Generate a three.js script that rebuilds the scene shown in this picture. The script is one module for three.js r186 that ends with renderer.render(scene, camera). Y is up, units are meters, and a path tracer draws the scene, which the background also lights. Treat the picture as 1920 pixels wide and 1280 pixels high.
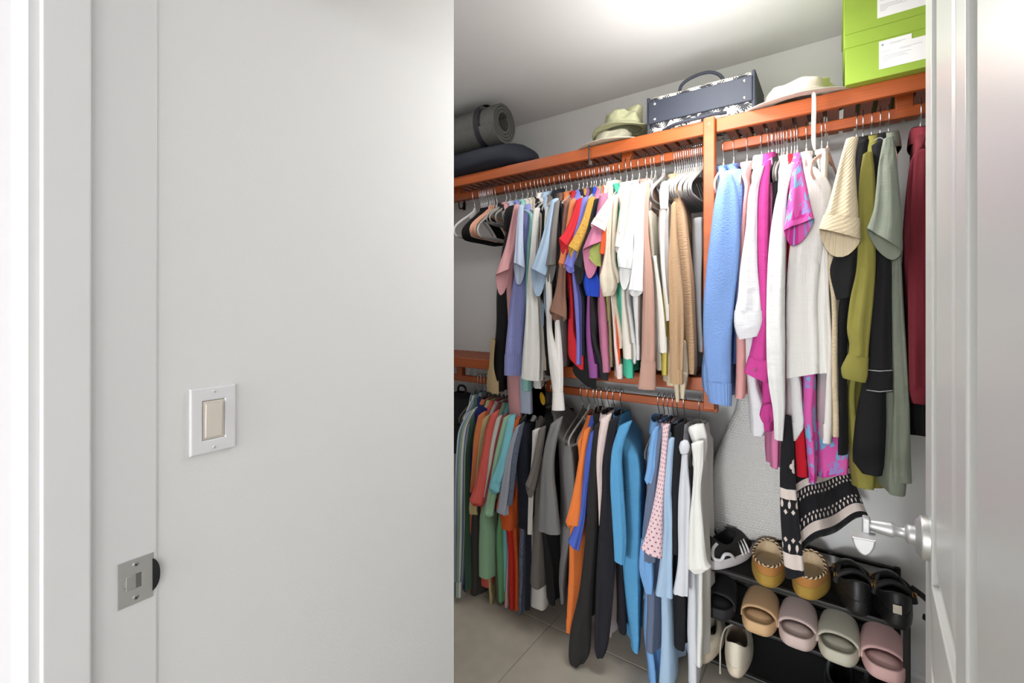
import * as THREE from 'three';
import { RoundedBoxGeometry } from 'three/addons/geometries/RoundedBoxGeometry.js';
import { mergeGeometries, mergeVertices } from 'three/addons/utils/BufferGeometryUtils.js';
import { RectAreaLightUniformsLib } from 'three/addons/lights/RectAreaLightUniformsLib.js';
import { ImprovedNoise } from 'three/addons/math/ImprovedNoise.js';

// ---------------------------------------------------------------- camera, sky, exposure
const F = 853, YAW = 35.4 * Math.PI / 180, HORIZON = 578, EYE = 1.42;
const scene = new THREE.Scene();
const camera = new THREE.PerspectiveCamera(2 * Math.atan(640 / F) * 180 / Math.PI, 1.5, 0.03, 60);
camera.position.set(0, EYE, 0);
camera.rotation.set(0, YAW, 0);
camera.setViewOffset(1920, 1280, 0, 640 - HORIZON, 1920, 1280);
scene.background = new THREE.Color().setRGB(0.80, 0.90, 1.0);
scene.backgroundIntensity = 4.0;
const renderer = new THREE.WebGLRenderer({ antialias: true });
renderer.toneMapping = THREE.LinearToneMapping;
renderer.toneMappingExposure = 1.07;
renderer.shadowMap.enabled = true;
RectAreaLightUniformsLib.init();
const CLOSET_LAMP = 1.05, CLOSET_PANEL = 28, DOWNLIGHT = 85, ROOM_LAMP = 90, SIDE_LAMP = 2.4, MID_LAMP = 4.5;

// ---------------------------------------------------------------- measures of the place (metres; x along the back wall, y up, -z into the closet)
const BACK = 2.2, CEIL = 2.49, RODZ = 1.90, RAILZ = 1.80, HALF = 0.20;
const ROD_U = 2.058, ROD_L = 1.052;                     // tops of the two hanging rods
const SHELF_U = 2.119, SHELF_M = 1.16;                // tops of the shelves
const cy = Math.cos(YAW), sy = Math.sin(YAW);
const V3 = (x, y, z) => new THREE.Vector3(x, y, z);
const ray = (px, py) => { const t = (px - 960) / F; return V3(cy * t - sy, -(py - HORIZON) / F, -(cy + sy * t)); };
const atDist = (px, py, d) => { const r = ray(px, py); return r.multiplyScalar(d / -r.z).add(V3(0, EYE, 0)); };
const atRange = (px, py, R) => { const r = ray(px, py); return r.multiplyScalar(R / Math.hypot(r.x, r.z)).add(V3(0, EYE, 0)); };
const atX = (px, py, x) => { const r = ray(px, py); return r.multiplyScalar(x / r.x).add(V3(0, EYE, 0)); };

// ---------------------------------------------------------------- small helpers
let seed = 20240607;
const rnd = () => { seed |= 0; seed = seed + 0x6D2B79F5 | 0; let t = Math.imul(seed ^ seed >>> 15, 1 | seed); t = t + Math.imul(t ^ t >>> 7, 61 | t) ^ t; return ((t ^ t >>> 14) >>> 0) / 4294967296; };
const rr = (a, b) => a + (b - a) * rnd();
const perlin = new ImprovedNoise();
const noise = (x, y, z) => perlin.noise(x, y, z);
const used = {};
function numbered(name) { const n = used[name] = (used[name] ?? -1) + 1; return n ? `${name}_${String(n).padStart(3, '0')}` : name; }
function tag(o, label, category, group) { o.userData.label = label; o.userData.category = category; if (group) o.userData.group = group; return o; }
function thing(name, label, category, pos = [0, 0, 0], group) {
  const o = new THREE.Group(); o.name = numbered(name); o.position.set(...pos); scene.add(o);
  return tag(o, label, category, group);
}
function part(name, geo, mat, parent, pos, rot) {
  const m = new THREE.Mesh(geo, mat); m.name = name; m.castShadow = m.receiveShadow = true;
  if (pos) m.position.set(...pos); if (rot) m.rotation.set(...rot);
  parent.add(m); return m;
}
function struct(name, geo, mat, pos, rot) { const m = part(name, geo, mat, scene, pos, rot); m.userData.kind = 'structure'; return m; }
function uvBox(g, s = 1) {                                // uv in metres by the main direction of each face
  g = g.index ? g.toNonIndexed() : g; const p = g.attributes.position, n = g.attributes.normal, uv = new Float32Array(p.count * 2);
  for (let i = 0; i < p.count; i++) {
    const ax = Math.abs(n.getX(i)), ay = Math.abs(n.getY(i)), az = Math.abs(n.getZ(i));
    const [u, v] = ax >= ay && ax >= az ? [p.getZ(i), p.getY(i)] : ay >= az ? [p.getX(i), p.getZ(i)] : [p.getX(i), p.getY(i)];
    uv[2 * i] = u * s; uv[2 * i + 1] = v * s;
  }
  g.setAttribute('uv', new THREE.BufferAttribute(uv, 2)); return g;
}
const bx = (w, h, d) => uvBox(new THREE.BoxGeometry(w, h, d));
const rbx = (w, h, d, r = 0.004, s = 2) => uvBox(new RoundedBoxGeometry(w, h, d, s, r));
const rod = (r, l, n = 12) => new THREE.CylinderGeometry(r, r, l, n);
function tube(pts, r, n = 32, m = 6, closed = false) { return new THREE.TubeGeometry(new THREE.CatmullRomCurve3(pts.map(p => Array.isArray(p) ? V3(...p) : p), closed, 'centripetal'), n, r, m, closed); }
const lathe = (pts, n = 32) => new THREE.LatheGeometry(pts.map(p => new THREE.Vector2(...p)), n);
function gridGeo(rows, uvs, closeU = true) {              // rows of points -> surface; uvs[i][j] = [u, v]
  const pos = [], uv = [], idx = [], n = rows[0].length;
  rows.forEach((r, i) => { for (let j = 0; j <= (closeU ? n : n - 1); j++) { const p = r[j % n]; pos.push(p.x, p.y, p.z); uv.push(...(uvs(i, j))); } });
  const w = closeU ? n + 1 : n;
  for (let i = 0; i + 1 < rows.length; i++) for (let j = 0; j + 1 < w; j++) { const a = i * w + j; idx.push(a, a + w, a + 1, a + 1, a + w, a + w + 1); }
  const g = new THREE.BufferGeometry();
  g.setAttribute('position', new THREE.Float32BufferAttribute(pos, 3)); g.setAttribute('uv', new THREE.Float32BufferAttribute(uv, 2)); g.setIndex(idx);
  g.computeVertexNormals();
  if (closeU) {                                           // one normal on the seam
    const nn = g.attributes.normal; for (let i = 0; i < rows.length; i++) { const a = i * w, b = a + n; const v = V3(nn.getX(a) + nn.getX(b), nn.getY(a) + nn.getY(b), nn.getZ(a) + nn.getZ(b)).normalize(); nn.setXYZ(a, v.x, v.y, v.z); nn.setXYZ(b, v.x, v.y, v.z); }
  }
  return g;
}

// ---------------------------------------------------------------- textures
function dataTex(n, f, srgb = false, rx = 1, ry = rx) {
  const d = new Uint8Array(n * n * 4);
  for (let y = 0; y < n; y++) for (let x = 0; x < n; x++) { const v = f(x / n, y / n, x, y); const c = Array.isArray(v) ? v : [v, v, v]; const i = (y * n + x) * 4; for (let k = 0; k < 3; k++) d[i + k] = Math.max(0, Math.min(255, c[k] * 255)); d[i + 3] = 255; }
  const t = new THREE.DataTexture(d, n, n); t.wrapS = t.wrapT = THREE.RepeatWrapping; t.magFilter = THREE.LinearFilter; t.minFilter = THREE.LinearMipmapLinearFilter; t.generateMipmaps = true;
  if (srgb) t.colorSpace = THREE.SRGBColorSpace; t.repeat.set(rx, ry); t.needsUpdate = true; return t;
}
function canvasTex(w, h, draw, rx = 1, ry = 1) {
  const c = document.createElement('canvas'); c.width = w; c.height = h; draw(c.getContext('2d'), w, h);
  const t = new THREE.CanvasTexture(c); t.colorSpace = THREE.SRGBColorSpace; t.wrapS = t.wrapT = THREE.RepeatWrapping; t.repeat.set(rx, ry); return t;
}
const tileNoise = (u, v, f, z) => { const a = noise(u * f, v * f, z), b = noise((u - 1) * f, v * f, z), c = noise(u * f, (v - 1) * f, z), d = noise((u - 1) * f, (v - 1) * f, z); return (a * (1 - u) + b * u) * (1 - v) + (c * (1 - u) + d * u) * v; };
const hash = (x, y) => { let h = Math.imul(x, 374761393) + Math.imul(y, 668265263) | 0; h = Math.imul(h ^ h >>> 13, 1274126177); return ((h ^ h >>> 16) >>> 0) / 4294967296; };
const T = {
  jersey: dataTex(256, (u, v, x, y) => 0.5 + 0.45 * tileNoise(u, v, 3, 2.3) + 0.3 * tileNoise(u, v * 0.999, 7, 5.1) + 0.05 * (hash(x, y) - 0.5), false, 4, 2.2),
  fleece: dataTex(256, (u, v, x, y) => 0.5 + 0.5 * tileNoise(u, v, 40, 3) + 0.3 * (hash(x, y) - 0.5), false, 6),
  rib: dataTex(128, (u, v) => 0.5 + 0.5 * Math.sin(u * 32 * Math.PI), false, 8),
  linen: dataTex(256, (u, v, x, y) => 0.5 + 0.4 * tileNoise(u, v, 4, 1.3) + 0.35 * (0.5 - Math.abs(tileNoise(u, v, 7, 8.1))) + 0.2 * tileNoise(u, v, 15, 4.4) + 0.06 * (hash(x, 7) - 0.5) + 0.06 * (hash(3, y) - 0.5), false, 4, 3),
  quilt: dataTex(128, (u, v) => 0.5 + 0.3 * Math.abs(Math.sin((u + v) * 8 * Math.PI)) + 0.2 * Math.abs(Math.sin((u - v) * 24 * Math.PI)), false, 10),
  dimple: dataTex(128, (u, v) => { const r = Math.floor(v * 8), a = ((u * 8 + (r % 2) * 0.5) % 1) - 0.5, b = (v * 8) % 1 - 0.5; return Math.max(0, 1 - Math.hypot(a, b) * 2.2); }, false, 11),
  wood: dataTex(256, (u, v) => { const g = 0.5 + 0.5 * tileNoise(u * 1, v, 3, 2.2) + 0.35 * Math.sin((v * 22 + 1.6 * tileNoise(u, v, 3, 5)) * Math.PI) * 0.4; const k = 0.84 + 0.22 * g; return [0.68 * k, 0.325 * k, 0.115 * k]; }, true, 2, 9),
  tile: dataTex(256, (u, v, x, y) => { const k = 1 + 0.05 * tileNoise(u, v, 4, 1) + 0.05 * tileNoise(u, v, 12, 8) + 0.02 * (hash(x, y) - 0.5); return [0.72 * k, 0.69 * k, 0.635 * k]; }, true, 1.6),
  paint: dataTex(256, (u, v, x, y) => 0.5 + 0.4 * tileNoise(u, v, 60, 4) + 0.2 * tileNoise(u, v, 24, 9), false, 4),
  heather: dataTex(128, (u, v, x, y) => { const k = 0.72 + 0.5 * hash(x, y >> 2); return [k, k, k]; }, true, 6),
  grain: dataTex(128, (u, v, x, y) => 0.5 + 0.5 * tileNoise(u, v, 30, 6) + 0.2 * (hash(x, y) - 0.5), false, 14),
  groove: dataTex(64, (u) => 0.5 + 0.5 * Math.sin(u * 16 * Math.PI), false, 14),
};
const srgb = (r, g, b) => new THREE.Color().setRGB(r / 255, g / 255, b / 255, THREE.SRGBColorSpace);
const matCache = {};
const BUMPS = { jersey: 0.006, fleece: 0.0018, rib: 0.0016, linen: 0.007, quilt: 0.003, dimple: 0.0028 };
function cloth(col, kind = 'jersey', map) {
  const k = col.join() + kind + (map ? map.uuid : ''); if (matCache[k]) return matCache[k];
  const dark = Math.max(...col) < 75 && !map; if (dark) col = col.map(v => v * 0.62);
  const m = new THREE.MeshPhysicalMaterial({ color: map && kind !== 'heather' ? new THREE.Color(0.88, 0.88, 0.88) : srgb(...col).multiplyScalar(0.88), roughness: 0.92, side: THREE.DoubleSide, sheen: dark ? 0.04 : 0.2, sheenRoughness: 0.6, sheenColor: srgb(...col) });
  if (kind === 'heather') { m.map = T.heather; m.bumpMap = T.jersey; m.bumpScale = 0.006; }
  else { if (map) m.map = map; m.bumpMap = T[kind]; m.bumpScale = BUMPS[kind]; }
  return matCache[k] = m;
}
const std = (col, roughness = 0.5, extra = {}) => new THREE.MeshStandardMaterial({ color: srgb(...col), roughness, ...extra });
const M = {
  wall: std([222, 223, 222], 0.85, { bumpMap: T.paint, bumpScale: 0.0004 }),
  ceiling: std([222, 222, 221], 0.9, { bumpMap: T.paint, bumpScale: 0.0004 }),
  trim: std([221, 222, 223], 0.4), bedroom: std([196, 195, 198], 0.85),
  doorPaint: std([210, 211, 208], 0.32),
  wood: new THREE.MeshPhysicalMaterial({ map: T.wood, roughness: 0.48, clearcoat: 0.15, clearcoatRoughness: 0.35 }),
  tile: std([255, 255, 255], 0.45, { map: T.tile }), grout: std([150, 142, 128], 0.9),
  chrome: std([205, 205, 208], 0.22, { metalness: 1 }), nickel: std([205, 206, 204], 0.38, { metalness: 0.85 }), satin: std([188, 189, 190], 0.5, { metalness: 0.85 }),
  black: std([22, 22, 24], 0.5), blackMetal: std([22, 22, 23], 0.45), blackLeather: std([24, 24, 25], 0.42, { bumpMap: T.grain, bumpScale: 0.0006 }),
  blackMesh: std([12, 12, 13], 0.85), gold: std([205, 165, 95], 0.3, { metalness: 1 }),
  white: std([238, 238, 240], 0.4), plate: std([221, 221, 224], 0.45), almond: std([214, 207, 197], 0.45),
  grey: std([158, 156, 152], 0.85), greyDark: std([106, 104, 98], 0.85), pinkHanger: std([238, 196, 180], 0.75), roseHanger: std([232, 178, 150], 0.7), whiteHanger: std([222, 222, 222], 0.5), velvetBlack: std([10, 10, 11], 0.95),
};

// ---------------------------------------------------------------- the setting
const wallBox = (name, x0, x1, y0, y1, z0, z1, m = M.wall) => struct(name, bx(x1 - x0, y1 - y0, z1 - z0), m, [(x0 + x1) / 2, (y0 + y1) / 2, (z0 + z1) / 2]);
wallBox('wall_back', -2.25, 0.85, 0, CEIL, -BACK - 0.1, -BACK);
wallBox('wall_closet_left', -2.25, -2.15, 0, CEIL, -BACK, -0.979);
wallBox('wall_return', -2.25, -0.903, 0, CEIL, -0.979, -0.27);
wallBox('wall_right', 0.75, 0.85, 0, CEIL, -BACK, -0.27);
wallBox('wall_front_left', -2.7, -0.925, 0, CEIL, -0.27, -0.135, M.bedroom);
wallBox('wall_front_right', 0.145, 2.7, 0, CEIL, -0.27, -0.135, M.bedroom);
wallBox('wall_front_top', -0.925, 0.145, 2.075, CEIL, -0.27, -0.135, M.bedroom);
wallBox('wall_bedroom_left', -2.8, -2.7, 0, CEIL, -0.27, 9.2, M.bedroom);
wallBox('wall_bedroom_right', 2.7, 2.8, 0, CEIL, -0.27, 9.2, M.bedroom);
wallBox('wall_bedroom_back', -2.8, -1.5, 0, CEIL, 9.2, 9.32, M.bedroom);
wallBox('wall_bedroom_side', 1.5, 2.8, 0, CEIL, 9.2, 9.32, M.bedroom);
wallBox('wall_bedroom_below', -1.5, 1.5, 0, 0.35, 9.2, 9.32, M.bedroom);
wallBox('wall_bedroom_above', -1.5, 1.5, 2.25, CEIL, 9.2, 9.32, M.bedroom);
struct('ceiling', bx(5.6, 0.1, 11.7), M.ceiling, [0, CEIL + 0.05, 3.5]);
{ // bedroom window behind the camera: the daylight that comes through the doorway
  const w = new THREE.Group(); w.name = 'window_1'; w.userData.kind = 'structure'; scene.add(w); w.position.set(0, 1.3, 9.24);
  const f = [bx(3.0, 0.06, 0.08).translate(0, 0.92, 0), bx(3.0, 0.06, 0.08).translate(0, -0.92, 0), bx(0.06, 1.8, 0.08).translate(-1.47, 0, 0), bx(0.06, 1.8, 0.08).translate(1.47, 0, 0), bx(0.05, 1.8, 0.06)];
  part('window_frame', mergeGeometries(f), M.trim, w);
  for (const s of [-1, 1]) part('pane', bx(1.42, 1.78, 0.004), new THREE.MeshPhysicalMaterial({ color: 0xffffff, transmission: 1, thickness: 0, roughness: 0 }), w, [s * 0.735, 0, 0]);
}
{ // floor: grout bed and 61 cm tiles
  const f = new THREE.Group(); f.name = 'floor'; f.userData.kind = 'structure'; scene.add(f);
  part('grout', bx(5.6, 0.1, 11.7), M.grout, f, [0, -0.0525, 3.5]);
  const P = 0.626, shapes = [0, 1, 2, 3].map(() => { const g = rbx(P - 0.004, 0.02, P - 0.004, 0.0025, 1); const uv = g.attributes.uv, a = rnd() * 3, b = rnd() * 3; for (let i = 0; i < uv.count; i++) uv.setXY(i, uv.getX(i) + a, uv.getY(i) + b); return g; });
  for (let i = -4; i < 7; i++) for (let j = -17; j < 3; j++) {
    const x = -1.045 + (i + 0.5) * P, z = -1.761 - (j + 0.5) * P;
    if (Math.abs(x) < 2.95 && z > -BACK - 0.2 && z < 9.3) part('tile', shapes[(i * 7 + j * 3 + 99) % 4], M.tile, f, [x, -0.01 + rr(-0.0003, 0.0003), z]);
  }
}
{ // baseboards
  const bb = (name, l, pos, turn) => { const s = new THREE.Shape([[0, 0], [0.014, 0], [0.014, 0.085], [0.009, 0.097], [0.004, 0.103], [0, 0.103]].map(p => new THREE.Vector2(...p))); const g = new THREE.ExtrudeGeometry(s, { depth: l, bevelEnabled: false }); struct(name, g, M.trim, pos, [0, turn, 0]); };
  bb('baseboard_back', 2.88, [0.74, 0, -BACK], -Math.PI / 2);
  bb('baseboard_return', 0.70, [-0.903, 0, -0.978], 0);
  bb('baseboard_right', 1.9, [0.75, 0, -0.29], Math.PI);
}
{ // door lining: stop, rabbet and lintel, then the casing towards the bedroom
  struct('trim_1', rbx(0.03, 2.06, 0.052, 0.003), M.trim, [-0.905, 1.03, -0.161]);
  struct('trim_2', rbx(0.025, 2.06, 0.088, 0.004), M.trim, [-0.9125, 1.03, -0.2265]);
  struct('trim_3', rbx(1.07, 0.025, 0.138, 0.003), M.trim, [-0.39, 2.063, -0.2]);
  struct('trim_4', rbx(0.025, 2.06, 0.138, 0.003), M.trim, [0.133, 1.03, -0.2]);
  const prof = [[0, 0], [0.011, 0], [0.013, 0.006], [0.0115, 0.012], [0.0145, 0.02], [0.0145, 0.028], [0.0165, 0.032], [0.0165, 0.052], [0.0185, 0.058], [0.0185, 0.072], [0.015, 0.077], [0, 0.077]];
  const casing = (l) => new THREE.ExtrudeGeometry(new THREE.Shape(prof.map(([t, w]) => new THREE.Vector2(w, t))), { depth: l, bevelEnabled: false });
  // the profile runs along -x from the opening, standing up; its face looks at the bedroom
  const g = casing(2.14).rotateX(-Math.PI / 2).rotateY(Math.PI);
  struct('trim_5', g, M.trim, [-0.9, 0, -0.135]);
  struct('trim_6', rbx(0.077, 2.14, 0.018, 0.004), M.trim, [0.172, 1.07, -0.127]);
  struct('trim_7', rbx(1.2, 0.077, 0.018, 0.004), M.trim, [-0.38, 2.1, -0.1265]);
}
{ // the door, swung open into the closet, seen almost edge-on
  const E = V3(0.1325, 0, -1.1), dir = V3(-0.0506, 0, 0.9987);           // free edge, direction towards the hinges
  const W = 0.815, H = 2.03, Tk = 0.036;
  const d = new THREE.Group(); d.name = 'door_1'; d.userData.kind = 'structure'; scene.add(d);
  d.position.set(E.x, 0, E.z); d.rotation.y = Math.atan2(dir.x, dir.z); // local z runs from the free edge to the hinges, local -x looks at the camera
  const z0 = [0, 0.1, 0.372, 0.445, 0.715, W], yy = [0.012, 0.24, 0.84, 0.97, 1.965, H + 0.012];
  const core = []; const add = (a, b, c, e) => core.push(uvBox(new RoundedBoxGeometry(Tk, e - c, b - a, 2, 0.003)).translate(Tk / 2, (c + e) / 2, (a + b) / 2));
  add(z0[0], z0[1], yy[0], yy[5]); add(z0[2], z0[3], yy[0], yy[5]); add(z0[4], z0[5], yy[0], yy[5]);
  for (const [a, b] of [[0, 1], [2, 3], [4, 5]]) for (const k of [1, 3]) add(z0[k], z0[k + 1], yy[a], yy[b]);
  part('door_frame', mergeGeometries(core), M.doorPaint, d);
  for (const k of [1, 3]) for (const [a, b] of [[1, 2], [3, 4]]) {
    const w = z0[k + 1] - z0[k], h = yy[b] - yy[a], pos = [Tk / 2, (yy[a] + yy[b]) / 2, (z0[k] + z0[k + 1]) / 2];
    const p = part('panel', uvBox(new THREE.BoxGeometry(Tk - 0.018, h, w)), M.doorPaint, d, pos);
    const s = new THREE.Shape([[-w / 2 + 0.03, -h / 2 + 0.03], [w / 2 - 0.03, -h / 2 + 0.03], [w / 2 - 0.03, h / 2 - 0.03], [-w / 2 + 0.03, h / 2 - 0.03]].map(q => new THREE.Vector2(...q)));
    const f = new THREE.ExtrudeGeometry(s, { depth: Tk - 0.016, bevelEnabled: true, bevelThickness: 0.006, bevelSize: 0.022, bevelSegments: 2, bevelOffset: -0.022 }).translate(0, 0, -(Tk - 0.016) / 2).rotateY(Math.PI / 2);
    part('raised_field', f, M.doorPaint, p);
  }
  // lever handle on the face towards the camera
  const hd = new THREE.Group(); hd.name = 'door_handle'; d.add(hd); hd.position.set(0, 1.03, 0.062);
  part('rose', lathe([[0, 0.018], [0.024, 0.018], [0.028, 0.0165], [0.03, 0.013], [0.034, 0.012], [0.036, 0.009], [0.036, 0]], 40), M.nickel, hd, [0, 0, 0], [0, 0, Math.PI / 2]);
  part('neck', lathe([[0.0, 0.085], [0.0085, 0.085], [0.0095, 0.075], [0.0115, 0.062], [0.0125, 0.05], [0.0125, 0.046], [0.010, 0.044], [0.0085, 0.038], [0.0085, 0.032], [0.011, 0.03], [0.015, 0.028], [0.016, 0.024], [0.016, 0.018]], 28), M.satin, hd, [0, 0, 0], [0, 0, Math.PI / 2]);
  part('lever_hub', rbx(0.012, 0.034, 0.02, 0.003, 3), M.satin, hd, [-0.084, -0.004, 0]);
  const hs = new THREE.Shape(); hs.moveTo(-0.0165, 0); hs.lineTo(0.0165, 0.003); hs.bezierCurveTo(0.017, -0.012, 0.008, -0.028, 0.001, -0.028); hs.bezierCurveTo(-0.008, -0.028, -0.017, -0.013, -0.0165, 0);
  part('lever', new THREE.ExtrudeGeometry(hs, { depth: 0.03, bevelEnabled: true, bevelThickness: 0.004, bevelSize: 0.003, bevelOffset: -0.003, bevelSegments: 4, curveSegments: 20 }), M.satin, hd, [-0.087, -0.014, 0.006]);
}

// ---------------------------------------------------------------- lamps
function dome(name, label, [x, z], power, color, r = 0.14) {
  const t = thing(name, label, 'ceiling light', [x, CEIL, z]);
  part('base', lathe([[0, 0], [r + 0.008, 0], [r + 0.01, -0.012], [r + 0.006, -0.024], [r - 0.004, -0.026]], 48), M.white, t);
  const glass = lathe(Array.from({ length: 15 }, (_, i) => { const a = i / 14 * Math.PI / 2; return [r * Math.sin(a), -0.024 - 0.105 * Math.cos(a)]; }), 48);
  const bulb = part('lamp_shade', glass, new THREE.MeshStandardMaterial({ color: 0xffffff, emissive: new THREE.Color(...color), emissiveIntensity: 2.0, roughness: 0.4, side: THREE.DoubleSide }), t);
  bulb.castShadow = false;
  const l = new THREE.PointLight(new THREE.Color(...color), power, 0, 2); l.position.set(x, CEIL - 0.44, z); l.castShadow = true; l.shadow.radius = 8; l.shadow.mapSize.set(1024, 1024); scene.add(l); l.name = 'lamp_light';
  const a = new THREE.RectAreaLight(new THREE.Color(...color), CLOSET_PANEL, r * 1.7, r * 1.7); a.position.set(x, CEIL - 0.133, z); a.lookAt(x, 0, z); scene.add(a); a.name = 'lamp_panel';
}
dome('ceiling_light', 'round white glass dome lamp glowing on the closet ceiling', [-0.36, -1.5], CLOSET_LAMP, [1, 0.985, 0.96]);
function floorLamp(label, x, z, power, h = 1.56) { // globe floor lamps in the bedroom, behind the camera
  const t = thing('floor_lamp', label, 'floor lamp', [x, 0, z]);
  part('base', lathe([[0, 0], [0.15, 0], [0.155, 0.01], [0.14, 0.022], [0.02, 0.03], [0, 0.03]], 40), M.nickel, t);
  part('pole', rod(0.011, h - 0.2, 14), M.nickel, t, [0, 0.02 + (h - 0.2) / 2, 0]);
  const g = part('lamp_shade', new THREE.SphereGeometry(0.2, 40, 24), new THREE.MeshStandardMaterial({ color: 0xffffff, emissive: new THREE.Color(0.96, 0.98, 1), emissiveIntensity: 2.5, side: THREE.DoubleSide }), t, [0, h, 0]);
  g.castShadow = false;
  const l = new THREE.PointLight(new THREE.Color(0.97, 0.985, 1), power, 0, 2); l.position.set(x, h, z); l.castShadow = true; l.shadow.radius = 20; l.shadow.mapSize.set(1024, 1024); l.name = numbered('floor_lamp_light'); scene.add(l);
}
floorLamp('white globe floor lamp standing in the bedroom straight behind the doorway', -0.2, 8.0, ROOM_LAMP);
floorLamp('white globe floor lamp standing in the middle of the bedroom', 1.35, 3.7, MID_LAMP, 1.5);
floorLamp('white globe floor lamp standing at the bedroom side wall', 2.3, 2.4, SIDE_LAMP);

{ // recessed downlight over the far end of the closet, beyond the wall corner
  const t = thing('downlight', 'round recessed downlight in the closet ceiling beyond the wall corner', 'ceiling light', [-1.5, CEIL, -1.36]);
  part('ring', lathe([[0.052, -0.001], [0.054, -0.006], [0.066, -0.007], [0.072, -0.003], [0.073, 0]], 40), M.white, t);
  part('lamp_shade', new THREE.CylinderGeometry(0.053, 0.053, 0.004, 40).translate(0, -0.003, 0), new THREE.MeshStandardMaterial({ color: 0xffffff, emissive: new THREE.Color(1, 0.985, 0.96), emissiveIntensity: 3 }), t);
  const a = new THREE.RectAreaLight(new THREE.Color(1, 0.985, 0.96), DOWNLIGHT, 0.094, 0.094); a.position.set(-1.5, CEIL - 0.012, -1.36); a.lookAt(-1.5, 0, -1.36); a.name = 'downlight_light'; scene.add(a);
}

// ---------------------------------------------------------------- things on the walls
{ // light switch on the return wall
  const c = atX(399, 785, -0.903);
  const t = thing('light_switch', 'white wall plate with an ivory rocker light switch', 'light switch', [-0.903, c.y, c.z]);
  const w = 0.073, h = 0.116;
  const s = new THREE.Shape(); s.moveTo(-w / 2, -h / 2); s.lineTo(w / 2, -h / 2); s.lineTo(w / 2, h / 2); s.lineTo(-w / 2, h / 2); s.closePath();
  const hole = new THREE.Path(); hole.moveTo(-0.0172, -0.034); hole.lineTo(0.0172, -0.034); hole.lineTo(0.0172, 0.034); hole.lineTo(-0.0172, 0.034); hole.closePath(); s.holes.push(hole);
  part('plate', new THREE.ExtrudeGeometry(s, { depth: 0.0025, bevelEnabled: true, bevelThickness: 0.003, bevelSize: 0.003, bevelOffset: -0.003, bevelSegments: 3 }).rotateY(Math.PI / 2), M.plate, t);
  part('switch_frame', rbx(0.004, 0.0672, 0.0334, 0.001), M.almond, t, [0.0025, 0, 0]);
  const rk = part('rocker', rbx(0.005, 0.059, 0.0265, 0.0012), M.almond, t, [0.0054, -0.0005, 0.0005], [0, 0, -0.045]);
  for (const y of [0.049, -0.049]) { const sc = part('screw', lathe([[0, 0.0012], [0.0018, 0.0011], [0.0028, 0.0004], [0.003, 0]], 16).rotateZ(-Math.PI / 2), M.plate, t, [0.0058, y, 0]); part('slot', bx(0.0004, 0.0007, 0.0046), M.greyDark, sc, [0.0012, 0, 0], [y > 0 ? 0 : 0.5, 0, 0]); }
}
{ // strike plate in the door lining
  const c = atX(257, 1087, -0.9);
  const t = thing('strike_plate', 'brushed steel strike plate with two screws in the white door jamb', 'strike plate', [-0.9, c.y, c.z]);
  const s = new THREE.Shape([[-0.024, -0.035], [0.02, -0.035], [0.02, 0.035], [-0.024, 0.035]].map(p => new THREE.Vector2(...p)));
  const h = new THREE.Path(); h.moveTo(0.006, -0.012); h.lineTo(0.006, 0.012); h.lineTo(-0.006, 0.012); h.absarc(-0.006, 0, 0.012, Math.PI / 2, Math.PI * 1.5, false); h.closePath(); s.holes.push(h);
  part('plate', new THREE.ExtrudeGeometry(s, { depth: 0.0014, bevelEnabled: true, bevelThickness: 0.0004, bevelSize: 0.0005, bevelSegments: 2 }).rotateY(Math.PI / 2), M.nickel, t);
  part('latch_hole', bx(0.0012, 0.028, 0.026), M.greyDark, t, [0.0003, 0, 0]);
  part('tongue', rbx(0.002, 0.022, 0.013, 0.0008), M.nickel, t, [0.0012, 0, 0.008], [0, 0.12, 0]);
  const lip = new THREE.Shape(); lip.moveTo(0, -0.026); lip.bezierCurveTo(0.008, -0.021, 0.010, -0.01, 0.010, 0); lip.bezierCurveTo(0.010, 0.01, 0.008, 0.021, 0, 0.026); lip.closePath();
  part('lip', new THREE.ExtrudeGeometry(lip, { depth: 0.0016, bevelEnabled: false }).rotateY(Math.PI / 2 - 0.15), std([64, 66, 68], 0.35, { metalness: 1 }), t, [0.001, 0, -0.0195]);
  for (const y of [0.026, -0.026]) { const sc = part('screw', lathe([[0, 0.0011], [0.003, 0.001], [0.0042, 0.0002]], 20).rotateZ(-Math.PI / 2), M.chrome, t, [0.0018, y, 0.002]); part('slot', mergeGeometries([bx(0.0004, 0.001, 0.005), bx(0.0004, 0.005, 0.001)]), M.black, sc, [0.0011, 0, 0], [0.4, 0, 0]); }
}
{ // coat hook on the side of the shelving
  const c = atDist(861, 384, 2.15);
  const t = thing('coat_hook', 'small dark metal double coat hook on the wall below the shelf end', 'coat hook', [c.x, c.y, -BACK]);
  part('plate', rbx(0.022, 0.05, 0.006, 0.002), M.blackMetal, t, [0, 0, 0.003]);
  part('hook', tube([[0, 0.0, 0.004], [0.004, -0.02, 0.03], [0.006, -0.024, 0.05], [0.008, 0.0, 0.062], [0.009, 0.014, 0.06]], 0.004, 20), M.blackMetal, t);
  part('hook', tube([[0, 0.014, 0.004], [0.016, 0.004, 0.03], [0.03, -0.004, 0.04], [0.04, 0.014, 0.046], [0.042, 0.024, 0.044]], 0.004, 20), M.blackMetal, t);
}

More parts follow.
